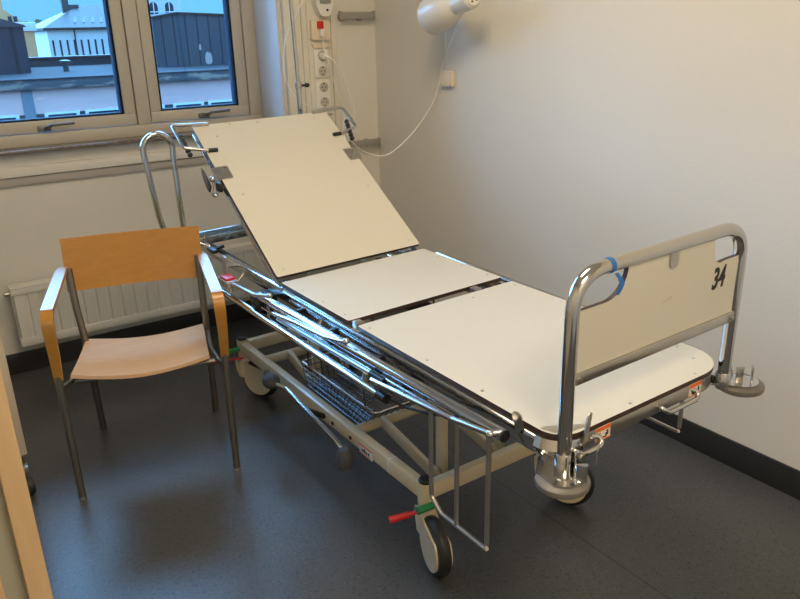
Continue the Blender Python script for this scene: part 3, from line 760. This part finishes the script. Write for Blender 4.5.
# lift arms and struts
for yc, ye, xs in ((1.925, 1.620, (1.215, 1.455)), (2.645, 2.450, (1.215, 1.455))):
    for xx in xs:
        m = MB(); m.bar((xx, yc, BZ+.002), (xx, ye, .172), .018, .044, up=(0, 0, 1), bev=.006)
        m.lathe([(.022, 0), (.022, .018)], (xx-.009, ye, .172), (1, 0, 0), n=18); ar = m.build('lift_arm', 'cream', bf)
        m = MB(); m.lathe([(.009, 0), (.009, .006), (0, .007)], (xx-.009, ye, .172), (-1, 0, 0), n=10); m.build('bolt', 'steel', ar)
        m = MB(); m.bar((xx+.024, ye-.005, .165), (xx+.024, ye-.005, .640), .040, .022, up=(1, 0, 0), bev=.005)
        m.lathe([(.022, 0), (.022, .02)], (xx+.013, ye-.005, .168), (1, 0, 0), n=16)
        st = m.build('lift_strut', 'cream', bf)
        m = MB(); m.lathe([(.008, 0), (.008, .006), (0, .007)], (xx+.012, ye-.012, .172), (-1, 0, 0), n=10); m.build('bolt', 'steel', st)
m = MB(); m.tube([(1.33, 2.62, .235), (1.33, 1.80, .55)], .022, n=16); m.tube([(1.33, 2.1, .435), (1.33, 1.5, .61)], .012, n=12); m.build('lift_ram', 'steel', bf)
m = MB(); m.bar((1.05, 1.615, .628), (1.60, 1.615, .628), .03, .03); m.build('lift_crosshead', 'cream', bf); m = MB(); m.bar((1.05, 2.46, .628), (1.60, 2.46, .628), .03, .03); m.build('lift_crosshead', 'cream', bf)
# sticker on the side tube
m = MB(); m.box(BX0-.0185, BX0-.0165, 1.765, 1.842, .196, .233); st = m.build('sticker', 'sticker', bf)
m = MB(); m.box(BX0-.0195, BX0-.0183, 1.765, 1.842, .227, .233); m.box(BX0-.0195, BX0-.0183, 1.775, 1.835, .200, .204); m.build('sticker_band', 'orange', st)
m = MB()
for q in ((1.782, 1.790, .208, .216), (1.795, 1.803, .208, .214), (1.805, 1.812, .208, .221), (1.816, 1.826, .208, .215)): m.box(BX0-.0195, BX0-.0183, q[0], q[1], q[2], q[3])
m.build('sticker_print', 'ink', st)
m = MB(); m.bar((BX0-.0005, 1.675, BZ), (BX0-.0005, 1.668, BZ), .0352, .0535, bev=.007); m.build('sleeve_joint', 'white', bf)
for yy in (1.90, 2.02):
    m = MB(); m.lathe([(.007, 0), (.007, .003), (0, .004)], (BX0-.017, yy, BZ-.004), (-1, 0, 0), n=10); m.build('plug', 'dark', bf)
# pedal bar
pb = bpy.data.objects.new('pedal_bar', None); COL.objects.link(pb); pb.parent = bed
m = MB(); m.tube([(1.01, 2.36, .262), (1.01, 2.245, .283), (1.01, 2.19, .278), (1.01, 1.885, .238), (1.01, 1.845, .222), (1.01, 1.842, .195)], .0085, bend=.025, n=12); m.build('bar', 'chrome', pb)
m = MB(); m.ball((1.01, 2.375, .262), .033, (1, 1.25, .85)); m.build('foot_pad', 'ball', pb)
m = MB(); m.lathe([(0, .044), (.018, .042), (.026, .028), (.029, 0), (.026, -.022), (.014, -.032), (0, -.033)], (1.01, 1.835, .190), n=20); m.build('foot_pad', 'ball', pb)
m = MB(); m.tube([(1.01, 2.08, .265), (1.072, 2.08, .222)], .010); m.tube([(1.01, 2.40, .262), (1.035, 2.47, .255)], .012); m.build('pivot', 'dark', pb)

# --- castors
def castor(px, py, ang, brake=False):
    c = bpy.data.objects.new('castor', None); COL.objects.link(c); c.parent = bed
    d = V((math.sin(rad(ang)), math.cos(rad(ang)), 0)); s = V((d.y, -d.x, 0))   # rolling direction, side (right of d)
    tr_ = -d*.080; r = .088
    ctr = V((px, py, r))+tr_
    m = MB(); m.lathe([(.027, .088), (.030, .095), (.031, .155), (.028, .165), (.018, .169), (.018, .185)], (px, py, 0), n=22)
    for sd in (-1, 1):      # smooth wheel covers, teardrop rising into the housing
        prof = arc(0, 0, .070, 140, 385, 20)+[(.104, .020), (.109, .055), (.109, .075), (.054, .075), (.036, .064)]
        m.prism(prof, ctr+s*sd*.0190, d, (0, 0, 1), s*sd*.006)
    m.build('fork', 'cream', c)
    m = MB(); m.lathe([(.058, -.0185), (.081, -.0175), (.0875, -.009), (.088, 0), (.0875, .009), (.081, .0175), (.058, .0185)], ctr, s, n=40); m.build('wheel', 'rubber', c)
    m = MB(); m.lathe([(.006, 0), (.006, .070)], V((px, py, .168))-s*.035, s, n=10); m.build('axle_bolt', 'steel', c)
castor(BX0, BY0, 16); castor(BX1, BY0, -28); castor(BX0, BY1, -30); castor(BX1, BY1, 10)
# brake levers (green engages steering, red brakes)
for yy in (BY0, BY1):
    bl = bpy.data.objects.new('brake_lever', None); COL.objects.link(bl); bl.parent = bed
    dy = .014 if yy == BY0 else .04
    m = MB(); m.bar((BX0-.01, yy-.02, .180), (BX0-.075, yy+dy*.6-.016, .176), .012, .007, bev=.002); m.build('lever', 'red', bl)
    m = MB(); m.tube([(BX0-.066, yy+dy*.5-.016, .177), (BX0-.125, yy+dy-.006, .173)], [.0095, .0105], n=12); m.build('red_grip', 'red', bl)
    m = MB(); m.tube([(BX0+.012, yy-.032, .192), (BX0-.048, yy-.022, .188)] if yy == BY0 else [(BX0-.018, yy-.01, .222), (BX0-.075, yy+.02, .205)], [.0095, .0125], n=12); m.build('green_grip', 'green', bl)

# ------------------------------------------------------------------ wire basket under the bed
wb = thing('wire_basket', 'dark chrome wire basket slung under the middle of the bed', 'basket', (1.30, 2.12, .235))
bx0, bx1, by0, by1, bz0, bz1 = 1.146, 1.440, 1.860, 2.385, .205, .305
bz0 = .205
m = MB(); m.tube([(bx0, by0, bz1), (bx1, by0, bz1), (bx1, by1, bz1), (bx0, by1, bz1)], .0045, bend=.02, n=8, closed=True); m.build('rim', 'chrome', wb)
m = MB(); wr = .0019
nx, ny = 11, 20
ix0, ix1, iy0, iy1 = bx0+.012, bx1-.012, by0+.105, by1-.012
for k in range(nx+1):
    t = k/nx; xo, xi = bx0+(bx1-bx0)*t, ix0+(ix1-ix0)*t
    m.tube([(xo, by0, bz1), (xi, iy0, bz0), (xi, iy1, bz0), (xo, by1, bz1)], wr, n=5, cap=False)
for k in range(ny+1):
    t = k/ny; yo, yi = by0+(by1-by0)*t, iy0+(iy1-iy0)*t
    m.tube([(bx0, yo, bz1), (ix0, yi, bz0), (ix1, yi, bz0), (bx1, yo, bz1)], wr, n=5, cap=False)
for q in (.25, .5, .75):
    z_ = bz1+(bz0-bz1)*q; d_ = .012*q; f_ = .105*q
    m.tube([(bx0+d_, by0+f_, z_), (bx1-d_, by0+f_, z_), (bx1-d_, by1-d_, z_), (bx0+d_, by1-d_, z_)], wr, n=5, closed=True)
m.build('mesh', 'wire', wb)
# tall wire frame that hangs the basket from the deck
m = MB()
for yy in (by0+.06, by1-.06):
    for xx in (bx0, bx1): m.tube([(xx, yy, bz1), (xx, yy, .646)], .0035, n=8)
m.build('hanger', 'wire', wb)
# ------------------------------------------------------------------ IV pole
iv = thing('iv_pole', 'thin chrome infusion pole standing at the right head corner of the bed', 'pole', (1.572, 3.078, .625))
m = MB(); m.tube([(1.572, 3.078, .622), (1.566, 3.078, 1.278)], .0115, n=14); m.build('lower_tube', 'chrome', iv)
m = MB(); m.tube([(1.566, 3.078, 1.26), (1.545, 3.078, 2.05)], .0078, n=12); m.build('upper_tube', 'chrome', iv)
m = MB(); m.lathe([(.0150, 0), (.0150, .028), (.012, .030)], (1.566, 3.078, 1.265), n=14); m.build('collar', 'steel', iv)
m = MB(); m.tube([(1.575, 3.078, 1.279), (1.598, 3.075, 1.279)], .005, n=10); m.ball((1.607, 3.075, 1.279), .010, (1.3, 1, 1)); m.build('clamp_knob', 'dark', iv)
m = MB()
for sg in (-1, 1): m.tube([(1.545, 3.078, 2.045), (1.545+sg*.06, 3.078, 2.06), (1.545+sg*.085, 3.078, 2.03), (1.545+sg*.10, 3.078, 2.05)], .004, bend=.02, n=8)
m.build('hook', 'chrome', iv)

# ------------------------------------------------------------------ cords
def C1(x, z, dy=0.0):
    x, z = W(x, z); return (x, YT-.006-dy, z)
cord('white cord looping from the handset across the window reveal and down behind the backrest',
     [C1(1.905, 1.66, .05), (1.77, 3.36, 1.645), (1.690, 3.32, 1.56), (1.640, 3.30, 1.50), (1.615, 3.29, 1.44), (1.597, 3.27, 1.32), (1.606, 3.22, 1.235), (1.640, 3.15, 1.185), (1.690, 3.10, 1.165), (1.725, 3.06, 1.10), (1.728, 3.02, 1.07)])
m = MB(); x, z = W(1.926, 1.386); m.lathe([(.018, 0), (.018, .022), (.012, .034), (0, .035)], (x, YT-.011, z), (0, -1, 0), n=16); m.tube([(x, YT-.03, z), (x+.02, YT-.042, z-.004)], .006, n=8)
pg = tag(m.build('power_plug', 'white'), 'round white plug in the topmost socket of the service panel', 'plug')
cord('white mains cord curving from the plugged socket down to the right of the sockets',
     [(x+.02, YT-.042, z-.004), C1(1.968, 1.36, .05), C1(2.010, 1.28, .06), C1(2.045, 1.17, .07), C1(2.048, 1.12, .09), C1(2.015, 1.05, .14), (1.90, 3.25, 1.00), (1.84, 3.17, .90), (1.80, 3.15, .45), (1.80, 3.20, .08), (1.82, 3.26, .004)])
cord('thin white call cord dropping straight down across the four sockets',
     [C1(1.924, 1.485, .030), C1(1.925, 1.42, .03), C1(1.935, 1.36, .05), C1(1.972, 1.22, .05), C1(2.005, 1.10, .06), (1.95, 3.36, 1.02), (1.90, 3.26, .90), (1.86, 3.24, .50), (1.87, 3.28, .10), (1.90, 3.34, .004)])
cord('long white cord sagging from the wall lamp down to the raised backrest',
     [(2.11, 2.64, 1.57), (2.18, 2.72, 1.535), (2.226, 2.818, 1.453), (2.236, 2.898, 1.345), (2.232, 2.914, 1.27), (2.222, 2.966, 1.158), (2.144, 3.0, 1.04), (2.023, 3.0, .956), (1.936, 3.0, .936), (1.825, 2.99, .977), (1.748, 2.97, 1.045), (1.700, 2.95, 1.09), (1.676, 2.94, 1.125)], r=.003)
cord('thin white cord hanging from the lamp straight to the small square outlet box',
     [(2.135, 2.72, 1.64), (2.19, 2.80, 1.58), (2.225, 2.86, 1.48), (2.244, 2.878, 1.38), (2.246, 2.880, 1.312)], r=.0022)

# ------------------------------------------------------------------ chair
ch = thing('armchair', 'wooden armchair with grey steel legs standing left of the bed', 'chair', (.62, 2.58, 0))
o_, w_, b_ = V((.302, 2.438, 0)), V((.958, -.287, 0)), V((.287, .958, 0))
def L(u, v, z): return o_+w_*u+b_*v+V((0, 0, z))
tr0 = .0125
m = MB(); m.tube([L(0, 0, .0), L(-.002, -.005, .47)], tr0, n=14); m.build('leg', 'chairtube', ch)
m = MB(); m.tube([L(.528, 0, .0), L(.530, .005, .47)], tr0, n=14); m.build('leg', 'chairtube', ch)
UPL = [(.046, .475, 0), (.046, .402, .43), (.036, .408, .56), (.029, .430, .705)]
UPR = [(.492, .475, 0), (.492, .402, .43), (.492, .408, .56), (.493, .430, .705)]
for up in (UPL, UPR):
    m = MB(); m.tube([L(*q) for q in up], .0130, bend=.10, n=14); m.build('leg', 'chairtube', ch)
for f_ in ((0, 0), (.528, 0), (.046, .475), (.492, .475)):
    m = MB(); m.lathe([(.0135, 0), (.0135, .006), (.0128, .009)], L(f_[0], f_[1], .0), n=14); m.build('foot_glide', 'steel', ch)
# stretchers under seat
m = MB()
for uf, ub in ((0, .046), (.528, .492)):
    m.tube([L(uf, .0, .425), L((uf*.55+ub*.45), .06, .412), L(ub, .20, .405), L(ub, .402, .402)], .009, bend=.04, n=10)
m.tube([L(.03, .10, .398), L(.50, .10, .398)], .010, n=10); m.tube([L(.046, .385, .376), L(.492, .385, .376)], .010, n=10)
m.build('seat_frame', 'chairtube', ch)
# seat: dished ply
def seat_z(u, v):     # u 0..1 across, v 0..1 front to back
    return .462 - .036*v - .022*math.sin(math.pi*u) - .006*math.sin(math.pi*v)
rows = []
for j in range(13):
    v = j/12; row = []
    ua = .034+v*.014; ub = .478+v*.003
    for i in range(15):
        u = i/14
        bow = -.022*math.sin(math.pi*u)*(1-v)
        row.append(L(ua+(ub-ua)*u, .010+v*.410+bow, seat_z(u, v)))
    rows.append(row)
m = MB(); m.sheet(rows, .012); so = m.build('seat', 'seatw', ch)
# backrest panel, slightly curved
rows = []
for j in range(7):
    t = j/6; row = []
    z = .612+.194*t; v0 = .424+.038*t
    for i in range(15):
        u = i/14; row.append(L(.012+(.510-.012)*u, v0+.020+.018*math.sin(math.pi*u), z))
    rows.append(row)
m = MB(); m.sheet(rows, .011); m.build('backrest', 'birch', ch)
# bent laminated arms
def arm(side):
    if side < 0: path = [(.014, .415, .708), (.010, .34, .707), (.004, .035, .695), (.003, -.006, .689), (.003, -.027, .668), (.003, -.031, .635), (.002, -.020, .55), (-.001, -.004, .455)]
    else: path = [(.508, .415, .706), (.510, .34, .705), (.525, .025, .690), (.527, -.012, .684), (.529, -.032, .664), (.530, -.036, .630), (.531, -.022, .55), (.530, .004, .455)]
    P = [L(*q) for q in path]
    # smooth
    Q = []
    for i in range(len(P)-1):
        a, p0, p1, d = P[max(i-1, 0)], P[i], P[i+1], P[min(i+2, len(P)-1)]
        for k in range(6):
            t = k/6; Q.append(.5*((2*p0)+(-a+p1)*t+(2*a-5*p0+4*p1-d)*t*t+(-a+3*p0-3*p1+d)*t**3))
    Q.append(P[-1])
    t_ = bmesh.new(); rings = []
    for i, p_ in enumerate(Q):
        tg = (Q[min(i+1, len(Q)-1)]-Q[max(i-1, 0)]).normalized()
        nn = w_.cross(tg).normalized()
        hw = .0185; f = i/(len(Q)-1)
        if f < .15: hw = .0145+.004*f/.15
        if f > .7: hw = .0185-.005*(f-.7)/.3
        th = .0085
        rings.append([t_.verts.new(p_+w_*a*hw+nn*c*th) for a, c in ((-1, -1), (1, -1), (1, 1), (-1, 1))])
    for A, B in zip(rings, rings[1:]):
        for k in range(4): t_.faces.new((A[k], A[(k+1) % 4], B[(k+1) % 4], B[k]))
    t_.faces.new(rings[0][::-1]); t_.faces.new(rings[-1])
    bmesh.ops.recalc_face_normals(t_, faces=t_.faces[:])
    m = MB(); m.merge(t_, 0); m.build('armrest', 'birch', ch)
    q = path[0]; sgn = 1 if side < 0 else -1
    m = MB(); m.tube([L(q[0], .405, .694), L(q[0]+sgn*.012, .428, .690)], .007, n=10); m.build('arm_bolt', 'dark', ch)
arm(-1); arm(1)

# ------------------------------------------------------------------ bedside cabinet glimpsed at the left edge
bc = thing('bedside_cabinet', 'beige bedside cabinet on castors, mostly hidden behind the door frame', 'cabinet', (-.04, 2.80, 0))
m = MB(); m.box(-.26, .176, 2.585, 3.01, .148, .84, bev=.004); m.build('body', 'cab', bc)
m = MB(); m.box(-.28, .182, 2.570, 3.03, .84, .86, bev=.004); m.build('top', 'cab', bc)
for z0, z1 in ((.17, .49), (.50, .82)):
    m = MB(); m.box(-.25, .154, 2.569, 2.5845, z0, z1, bev=.003); d_ = m.build('drawer', 'cab', bc)
    m = MB(); m.tube([(-.10, 2.569, z1-.06), (-.10, 2.546, z1-.06), (.02, 2.546, z1-.06), (.02, 2.569, z1-.06)], .005, bend=.01, n=8); m.build('handle', 'steel', d_)
for xx, yy in ((.150, 2.61), (-.22, 2.61), (.150, 2.97), (-.22, 2.97)):
    m = MB(); m.lathe([(.024, -.013), (.031, -.011), (.034, 0), (.031, .011), (.024, .013)], (xx+.008, yy-.035, .0342), (1, .25, 0), n=22); cw = m.build('castor', 'rubber', bc)
    m = MB(); m.box(xx-.018, xx-.007, yy-.045, yy+.012, .036, .098, bev=.004); m.box(xx-.018, xx+.02, yy-.03, yy+.012, .080, .102, bev=.004); m.lathe([(.012, .0), (.012, .05)], (xx, yy, .100), n=12); m.build('castor_fork', 'steel', cw)

# ------------------------------------------------------------------ outside
street = MB(); street.box(-80, 160, 12, 260, -12.2, -12.0); struct(street.build('street_ground', 'ground'))
# near block across the yard: pale wall, peeling fascia, flat roof
Y1 = 36.0
nb = thing('office_block', 'low pale building across the yard with peeling dark fascia and flat roof', 'building', (9, Y1+6, -12))
m = MB(); m.box(-20, 30, Y1, Y1+14, -12, -.45); m.build('wall', 'plaster', nb)
m = MB(); m.box(-20.4, 30.4, Y1-.35, Y1-.01, -.51, -.12, bev=.02); m.build('fascia', 'fascia', nb)
m = MB(); m.prism([(Y1-.42, -.12), (Y1+10, .06), (Y1+10, .11), (Y1-.42, -.07)], (-20.4, 0, 0), (0, 1, 0), (0, 0, 1), (50.8, 0, 0)); m.build('roof', 'roofpale', nb)
m = MB(); m.box(5.16, 5.60, Y1-.05, Y1-.002, -12, -.52); m.build('pilaster', 'pil', nb)
m = MB(); m.box(-20, 30, Y1+9.6, Y1+10, .05, .50); m.box(-20, 30, Y1+9.45, Y1+10.15, .50, .59); m.build('parapet', 'parapet', nb)
for xa, xb in ((-1.9, -.3), (.3, 1.9), (3.4, 4.93), (5.93, 7.38), (7.62, 9.25), (9.6, 11.2), (11.6, 13.12), (13.34, 14.85), (15.2, 16.8), (17.4, 19.0)):
    m = MB(); z1 = -1.51; z0 = -3.1
    m.box(xa, xb, Y1-.06, Y1-.002, z1-.10, z1); m.box(xa, xb, Y1-.06, Y1-.002, z0, z0+.10)
    for q in (xa, xb-.14): m.box(q, q+.14, Y1-.06, Y1-.002, z0+.10, z1-.10)
    f_ = m.build('window', 'wfwhite', nb)
    m = MB(); m.box(xa+.14, xb-.14, Y1-.03, Y1-.002, z0+.10, z1-.10); m.build('pane', 'wglass', f_)
for xa, xb in ((4.93, 5.16), (5.60, 5.93), (7.38, 7.62), (9.25, 9.6), (11.2, 11.6), (13.12, 13.34), (14.85, 15.2)):
    m = MB(); m.box(xa, xb, Y1-.03, Y1-.002, -3.1, -1.55); m.build('dark_infill', 'parapet', nb)
vp = MB(); vp.lathe([(.13, 0), (.13, .42), (.13, .43), (.27, .44), (.26, .50), (.1, .54), (0, .545)], (7.92, Y1+4, .001), n=18)
tag(vp.build('roof_vent', ['parapet']), 'small capped vent pipe standing on the flat roof', 'vent')
# sheet-metal plant rooms on its roof
pr = thing('plant_room', 'dark sheet clad rooftop box at the left edge of the window', 'rooftop structure', (2, Y1+6.5, 0))
m = MB(); m.box(-6, 6.36, Y1+4, Y1+9.3, -.06, 2.05); m.build('walls', 'cladl', pr)
m = MB(); m.prism([(-6, 2.05), (6.50, 2.05), (6.40, 2.14), (5.46, 2.42), (4.0, 2.75), (-6, 2.75)], (0, Y1+3.9, 0), (1, 0, 0), (0, 0, 1), (0, 5.5, 0)); m.build('roof', 'parapet', pr)
pr = thing('plant_room', 'long brown-grey sheet clad rooftop structure with a pale patch, seen through the right casement', 'rooftop structure', (16.5, Y1+6.5, 0))
m = MB(); m.prism([(12.36, -.04), (22, -.04), (22, 2.40), (16.3, 2.46), (13.64, 2.56), (12.36, 2.36)], (0, Y1+4.0, 0), (1, 0, 0), (0, 0, 1), (0, 5.3, 0)); m.build('walls', 'clad', pr)
m = MB(); m.prism([(12.26, 2.34), (13.64, 2.56), (16.3, 2.46), (22, 2.40), (22, 2.48), (16.3, 2.54), (13.64, 2.65), (12.26, 2.43)], (0, Y1+3.9, 0), (1, 0, 0), (0, 0, 1), (0, 5.5, 0)); m.build('roof_edge', 'roofpale', pr)
m = MB(); m.prism([(a*.21+15.13, b*.32+.36) for a, b in ((-.8, -.8), (-.4, -1), (.5, -1), (.9, -.6), (.9, .2), (.6, .9), (.3, .6), (.0, 1), (-.5, .8), (-.9, .2))], (0, Y1+3.97, 0), (1, 0, 0), (0, 0, 1), (0, .028, 0)); m.build('patch', 'patch', pr)
m = MB(); m.prism([(a*.07+14.72, b*.16+.92) for a, b in ((-.8, -.8), (.6, -1), (.9, .3), (.2, 1), (-.7, .5))], (0, Y1+3.97, 0), (1, 0, 0), (0, 0, 1), (0, .028, 0)); m.build('patch', 'patch', pr)
# far white house with hipped grey roof
Y2 = 92.0
fh = thing('white_house', 'long white building with grey-blue sheet roof, roof lights and a chimney', 'building', (22, Y2, -12))
m = MB(); m.box(16.9, 27.5, Y2, Y2+11, -12, 2.36); m.build('wall', 'facade', fh)
t_ = bmesh.new()
cs = [t_.verts.new(q) for q in ((16.5, Y2-.5, 2.36), (27.6, Y2-.5, 2.36), (27.6, Y2+11.5, 2.36), (16.5, Y2+11.5, 2.36), (16.5, Y2-.5, 2.62), (27.6, Y2-.5, 2.62), (27.6, Y2+11.5, 2.62), (16.5, Y2+11.5, 2.62), (21.6, Y2+5.5, 5.05), (27.6, Y2+5.5, 5.3))]
for f in ((3, 2, 1, 0), (0, 1, 5, 4), (1, 2, 6, 5), (2, 3, 7, 6), (3, 0, 4, 7), (4, 5, 9, 8), (6, 7, 8, 9), (7, 4, 8), (5, 6, 9)): t_.faces.new([cs[k] for k in f])
m = MB(); m.merge(t_, 0); rf = m.build('roof', 'roofblue', fh, sharp=10)
for k in range(5):
    m = MB(); m.prism([(0, 0), (.26, 0), (.26, 1.6), (0, 1.6)], (19.9+k*.95, Y2+.6, 3.05), (1, 0, 0), (.28, .87, .36), (0, -.04, .09)); m.build('roof_light', 'parapet', rf)
m = MB(); m.box(19.9, 20.6, Y2+4.8, Y2+5.5, 3.7, 5.9); m.box(20.6, 21.7, Y2+4.9, Y2+5.6, 3.9, 5.15); m.build('chimney', 'chim', rf)
for k in range(12):
    m = MB(); xx = 17.25+k*.74; m.box(xx, xx+.20, Y2-.06, Y2-.002, -.25 if k % 3 != 1 else -.5, 1.35); m.build('window', 'wglass', fh)
m = MB(); m.tube([(19.70, Y2-.1, 2.4), (19.70, Y2-.1, -3)], .07, n=8); m.build('downpipe', 'roofblue', fh)
# tall white house behind right casement
th = thing('tower_house', 'tall white building with arched windows behind the clad rooftop box', 'building', (30.8, 98, -12))
m = MB(); m.box(28.2, 33.2, 95, 103, -12, 11); m.build('wall', 'facade', th)
for xa in (29.25, 31.15):
    for zz in (3.6, 7.2):
        m = MB(); m.prism([(0, 0), (1.0, 0), (1.0, 1.25)]+arc(.5, 1.25, .5, 10, 170, 6)+[(0, 1.25)], (xa, 94.95, zz), (1, 0, 0), (0, 0, 1), (0, .049, 0)); f_ = m.build('window', 'wglass', th)
        m = MB(); m.box(xa+.46, xa+.54, 94.9, 94.95, zz, zz+1.7); m.box(xa, xa+1.0, 94.9, 94.95, zz+.62, zz+.70); m.build('glazing_bar', 'wfwhite', f_)
# ochre house at left
oh = thing('ochre_house', 'ochre rendered building with white cornice at the far left outside', 'building', (6, 78, -12))
m = MB(); m.box(-4, 12.75, 75, 86, -12, 2.18); m.build('wall', 'facadeo', oh)
m = MB(); m.box(-4, 12.95, 74.7, 86.3, 2.18, 2.92, bev=.06); m.build('cornice', 'facade', oh)
m = MB(); m.prism([(-4, 2.92), (12.4, 2.92), (10.9, 4.02), (10.9, 7.5), (-4, 7.5)], (0, 77, 0), (1, 0, 0), (0, 0, 1), (0, 8, 0)); m.build('gable', 'facadeo', oh)
for xa in (11.15, 11.6):
    m = MB(); m.box(xa, xa+.3, 76.93, 76.998, 2.98, 3.45); m.build('window', 'wglass', oh)
# trees in the gap
for x_, y_, h_, r_, lb in ((19.7, 110, 3.4, 1.7, 'nearest dark green tree in the gap between ochre and white buildings'), (22.2, 118, 4.0, 2.0, 'tree by the white building gable in the gap beyond the roof'), (19.0, 121, 3.6, 2.0, 'tree beside the ochre building cornice in the gap beyond the roof')):
    t = thing('tree', lb, 'tree', (x_, y_, -12), 'trees between the far buildings')
    m = MB(); m.tube([(x_, y_, -12), (x_, y_, h_-3)], [.35, .2], n=10); m.build('trunk', 'chim', t)
    m = MB()
    for k in range(60):
        a = random.random()*6.283; e = random.uniform(-2.2, 1); rr = r_*random.uniform(.4, .95)
        m.ball((x_+math.cos(a)*rr, y_+math.sin(a)*rr, h_-1.6+e*r_*.85), random.uniform(.3, .62), n=8)
    m.build('foliage', 'leaf', t)

# ------------------------------------------------------------------ sky
w = bpy.data.worlds.new('dusk_sky'); SC.world = w; w.use_nodes = True
nt = w.node_tree; bg = nt.nodes['Background']
tc = nt.nodes.new('ShaderNodeTexCoord'); sx = nt.nodes.new('ShaderNodeSeparateXYZ')
nt.links.new(tc.outputs['Generated'], sx.inputs['Vector'])
cr = nt.nodes.new('ShaderNodeValToRGB')
e = cr.color_ramp.elements
e[0].position = 0.0; e[0].color = (.17, .60, 1.05, 1)
e[1].position = 1.0; e[1].color = (2.6, 7.0, 13.2, 1)
q = e.new(.055); q.color = (.18, .64, 1.12, 1)
q = e.new(.15); q.color = (3.9, 10.4, 20.0, 1)
nt.links.new(sx.outputs['Z'], cr.inputs['Fac'])
# the dusk glow lies beyond the window (+y); the sky behind the house is much dimmer
my = nt.nodes.new('ShaderNodeMapRange'); my.interpolation_type = 'SMOOTHSTEP'
my.inputs['From Min'].default_value = -.15; my.inputs['From Max'].default_value = .35
my.inputs['To Min'].default_value = .27; my.inputs['To Max'].default_value = 1.0
nt.links.new(sx.outputs['Y'], my.inputs['Value'])
sc_ = nt.nodes.new('ShaderNodeVectorMath'); sc_.operation = 'SCALE'
nt.links.new(cr.outputs['Color'], sc_.inputs[0]); nt.links.new(my.outputs[0], sc_.inputs['Scale'])
nt.links.new(sc_.outputs['Vector'], bg.inputs['Color'])
bg.inputs['Strength'].default_value = 1.0

# ------------------------------------------------------------------ camera
cam = bpy.data.cameras.new('camera'); co = bpy.data.objects.new('camera', cam); COL.objects.link(co)
PITCH, ROLL, YAW, FPX = rad(19.98), rad(-1.40), rad(34.1), 740.0
fw = V((math.sin(YAW)*math.cos(PITCH), math.cos(YAW)*math.cos(PITCH), -math.sin(PITCH)))
r0 = V((math.cos(YAW), -math.sin(YAW), 0)); u0 = r0.cross(fw)
Rr = r0*math.cos(ROLL)+u0*math.sin(ROLL); Uu = -r0*math.sin(ROLL)+u0*math.cos(ROLL)
mw = Matrix(((Rr.x, Uu.x, -fw.x), (Rr.y, Uu.y, -fw.y), (Rr.z, Uu.z, -fw.z)))
co.rotation_euler = mw.to_euler(); co.location = (0, 0, 1.5)
cam.sensor_width = 36; cam.lens = 36*FPX/800; cam.clip_start = .05; cam.clip_end = 500
SC.camera = co
SC.view_settings.view_transform = 'Standard'; SC.view_settings.look = 'None'
SC.view_settings.gamma = 1; SC.view_settings.use_curve_mapping = False
SC.view_settings.exposure = 0.14
